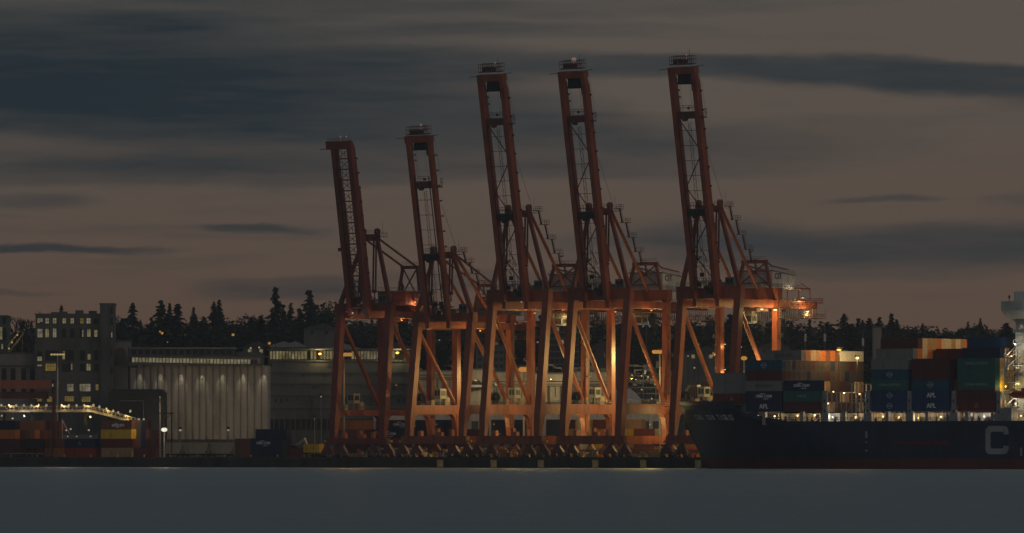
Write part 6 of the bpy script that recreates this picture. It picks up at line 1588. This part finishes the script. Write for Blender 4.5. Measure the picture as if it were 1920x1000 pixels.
for px in range(205, 640, 8): tree(px + random.uniform(-4, 4), random.uniform(592, 618), random.choice('cbbbn'), wide=random.uniform(1.1, 1.7))
for px in range(650, 1480, 11): tree(px + random.uniform(-5, 5), random.uniform(590, 612), random.choice('cbbbb'), wide=random.uniform(1.1, 1.7))
for px in range(1480, 1930, 10): tree(px + random.uniform(-5, 5), random.uniform(608, 624), random.choice('cbbbn'), wide=random.uniform(1.6, 2.4))
for px in range(-10, 210, 16): tree(px + random.uniform(-5, 5), random.uniform(606, 626), random.choice('cnnb'), wide=random.uniform(1.1, 1.5))
def undergrowth():
    random.seed(33); mb = MB()
    for k in range(9000):
        X = random.uniform(-330, 330); Yd = random.uniform(2430, 2700); z = hill_z(X, Yd); hgt = random.uniform(0, 5.5) * (.4 + .6*abs(math.sin(X*.09 + Yd*.05)))
        leaf(mb, Vector((X, Yd, z + hgt)), (random.uniform(-1, 1), random.uniform(-1, 1), random.uniform(-.6, .6)), random.uniform(1.0, 2.6), random.uniform(1.4, 3.2))
    tag(mb.build('hillside_shrubs', FOL[1]), 'dense dark shrubs covering the slope below the ridge trees', 'shrubs', kind='stuff')
undergrowth()
def house(px, py, Yd, w, col, label, lit=None):
    X = XP(px, Yd); z0 = hill_z(X, Yd) - .5; zt = ZP(py, Yd); e = empty('hillside_house', (X, Yd, z0)); tag(e, label, 'house', None)
    h = max(3.5, zt - z0)
    MB().box(-w/2, w/2, 0, 9, 0, h - 2.2).build('wall', CONCD, e)
    MB().prism([(-w/2 - .6, h - 2.2), (w/2 + .6, h - 2.2), (w*.1, h)], 'y', -.6, 9.6).build('roof', col, e)
    for k in (-.25, .2): MB().box(k*w - .6, k*w + .6, -.08, -.02, h - 4.2, h - 2.9).build('window', lit or GLASS, e)
PR = paint('pale_shingle_roof', (.26, .27, .28), .8); DR = paint('dark_shingle_roof', (.08, .08, .085), .8)
house(527, 640, 2440, 12, PR, 'low pale roofed house on the slope above the parking block, left one', WIN); house(549, 640, 2445, 10, PR, 'low pale roofed house on the slope above the parking block, right one', WINP); house(640, 645, 2430, 16, PR, 'house with a broad pale roof behind the shortest crane leg')
house(740, 642, 2440, 14, DR, 'dark roofed house behind the shortest crane'); house(600, 606, 2560, 12, DR, 'dark roofed house high on the slope left of the shortest crane'); house(480, 640, 2440, 9, DR, 'dark house with small lit windows above the end of the silos', WINP)
house(1130, 640, 2440, 12, DR, 'dark house between the fourth crane and its rear legs'); house(1318, 650, 2440, 14, DR, 'dark house seen between the legs of the last crane', WIN); house(1450, 640, 2440, 12, DR, 'dark house right of the last crane behind the stacks')
lt = empty('lit_tree_sculpture', (0, 0, 0)); px_, py_ = 1212, 614; Yd = 2450; lt.location = (XP(px_, Yd), Yd, hill_z(XP(px_, Yd), Yd)); tag(lt, 'pale lit A shaped frame on the dark slope under the fourth crane girder', 'light frame')
zA = ZP(596, Yd) - lt.location.z; zB = ZP(614, Yd) - lt.location.z
MB().beam((-1.3, 0, zB), (0, 0, zA), .5, .4, (0, 1, 0)).beam((1.3, 0, zB), (0, 0, zA), .5, .4, (0, 1, 0)).beam((-.8, 0, zB + 1.1), (.8, 0, zB + 1.1), .5, .4).build('frame', glow('pale_blue_glow', (.75, .85, 1.0), .10), lt)
MB().tube((0, .5, 0), (0, .5, zB + 1), .2, 6).build('pole', STEEL, lt)
for i, (px, py, m, r) in enumerate(((437, 628, SODIUM, .55), (304, 625, SODIUM, .5), (300, 622, SODIUM, .35), (1269, 643, COOLL, .3), (1338, 663, SODIUM, .45), (1389, 651, COOLL, .35), (1165, 590, COOLL, .25), (470, 653, WARML, .35), (486, 652, WARML, .35), (505, 644, SODIUM, .5), (314, 642, COOLL, .2), (1290, 668, COOLL, .25), (1302, 690, WARML, .3), (1310, 646, WARML, .2), (824, 638, COOLL, .25), (1008, 642, COOLL, .3))):
    Yd = 2435 if py > 636 else 2520; X = XP(px, Yd); e = empty('hillside_lamp', (X, Yd, hill_z(X, Yd))); z = ZP(py, Yd) - e.location.z
    tag(e, f'small {"orange" if m is SODIUM else "pale"} lamp glowing on the dark slope, {ORD[i]} of the scattered ones', 'street lamp', 'small lamps on the hillside')
    MB().tube((0, 0, min(0, z - 3)), (0, 0, z), .1, 5).build('pole', DARK, e); MB().ball((0, 0, z), r, 8, 5).build('lamp', m, e)
def gull(px, py, Yd, label):
    e = empty('gull', P(px, py, Yd), .6); tag(e, label, 'bird', None); gm = paint('grey_feathers', (.08, .08, .085))
    b = MB().ball((0, 0, 0), .28, 8, 6, (2.2, .8, .8)); b.ball((.62, 0, .08), .15, 6, 4)
    for s in (-1, 1): b.loft([[(.2, s*.1, .05), (-.25, s*.1, .05), (-.25, s*.1, .0), (.2, s*.1, 0)], [(.15, s*.8, .42), (-.2, s*.8, .42), (-.2, s*.8, .38), (.15, s*.8, .38)], [(-.1, s*1.5, .2), (-.25, s*1.5, .2), (-.25, s*1.5, .18), (-.1, s*1.5, .18)]])
    b.build('body', gm, e)
gull(1408, 472, 1980, 'gull flying over the rear frame of the last crane'); gull(1053, 481, 1990, 'gull flying between the third and fourth cranes')
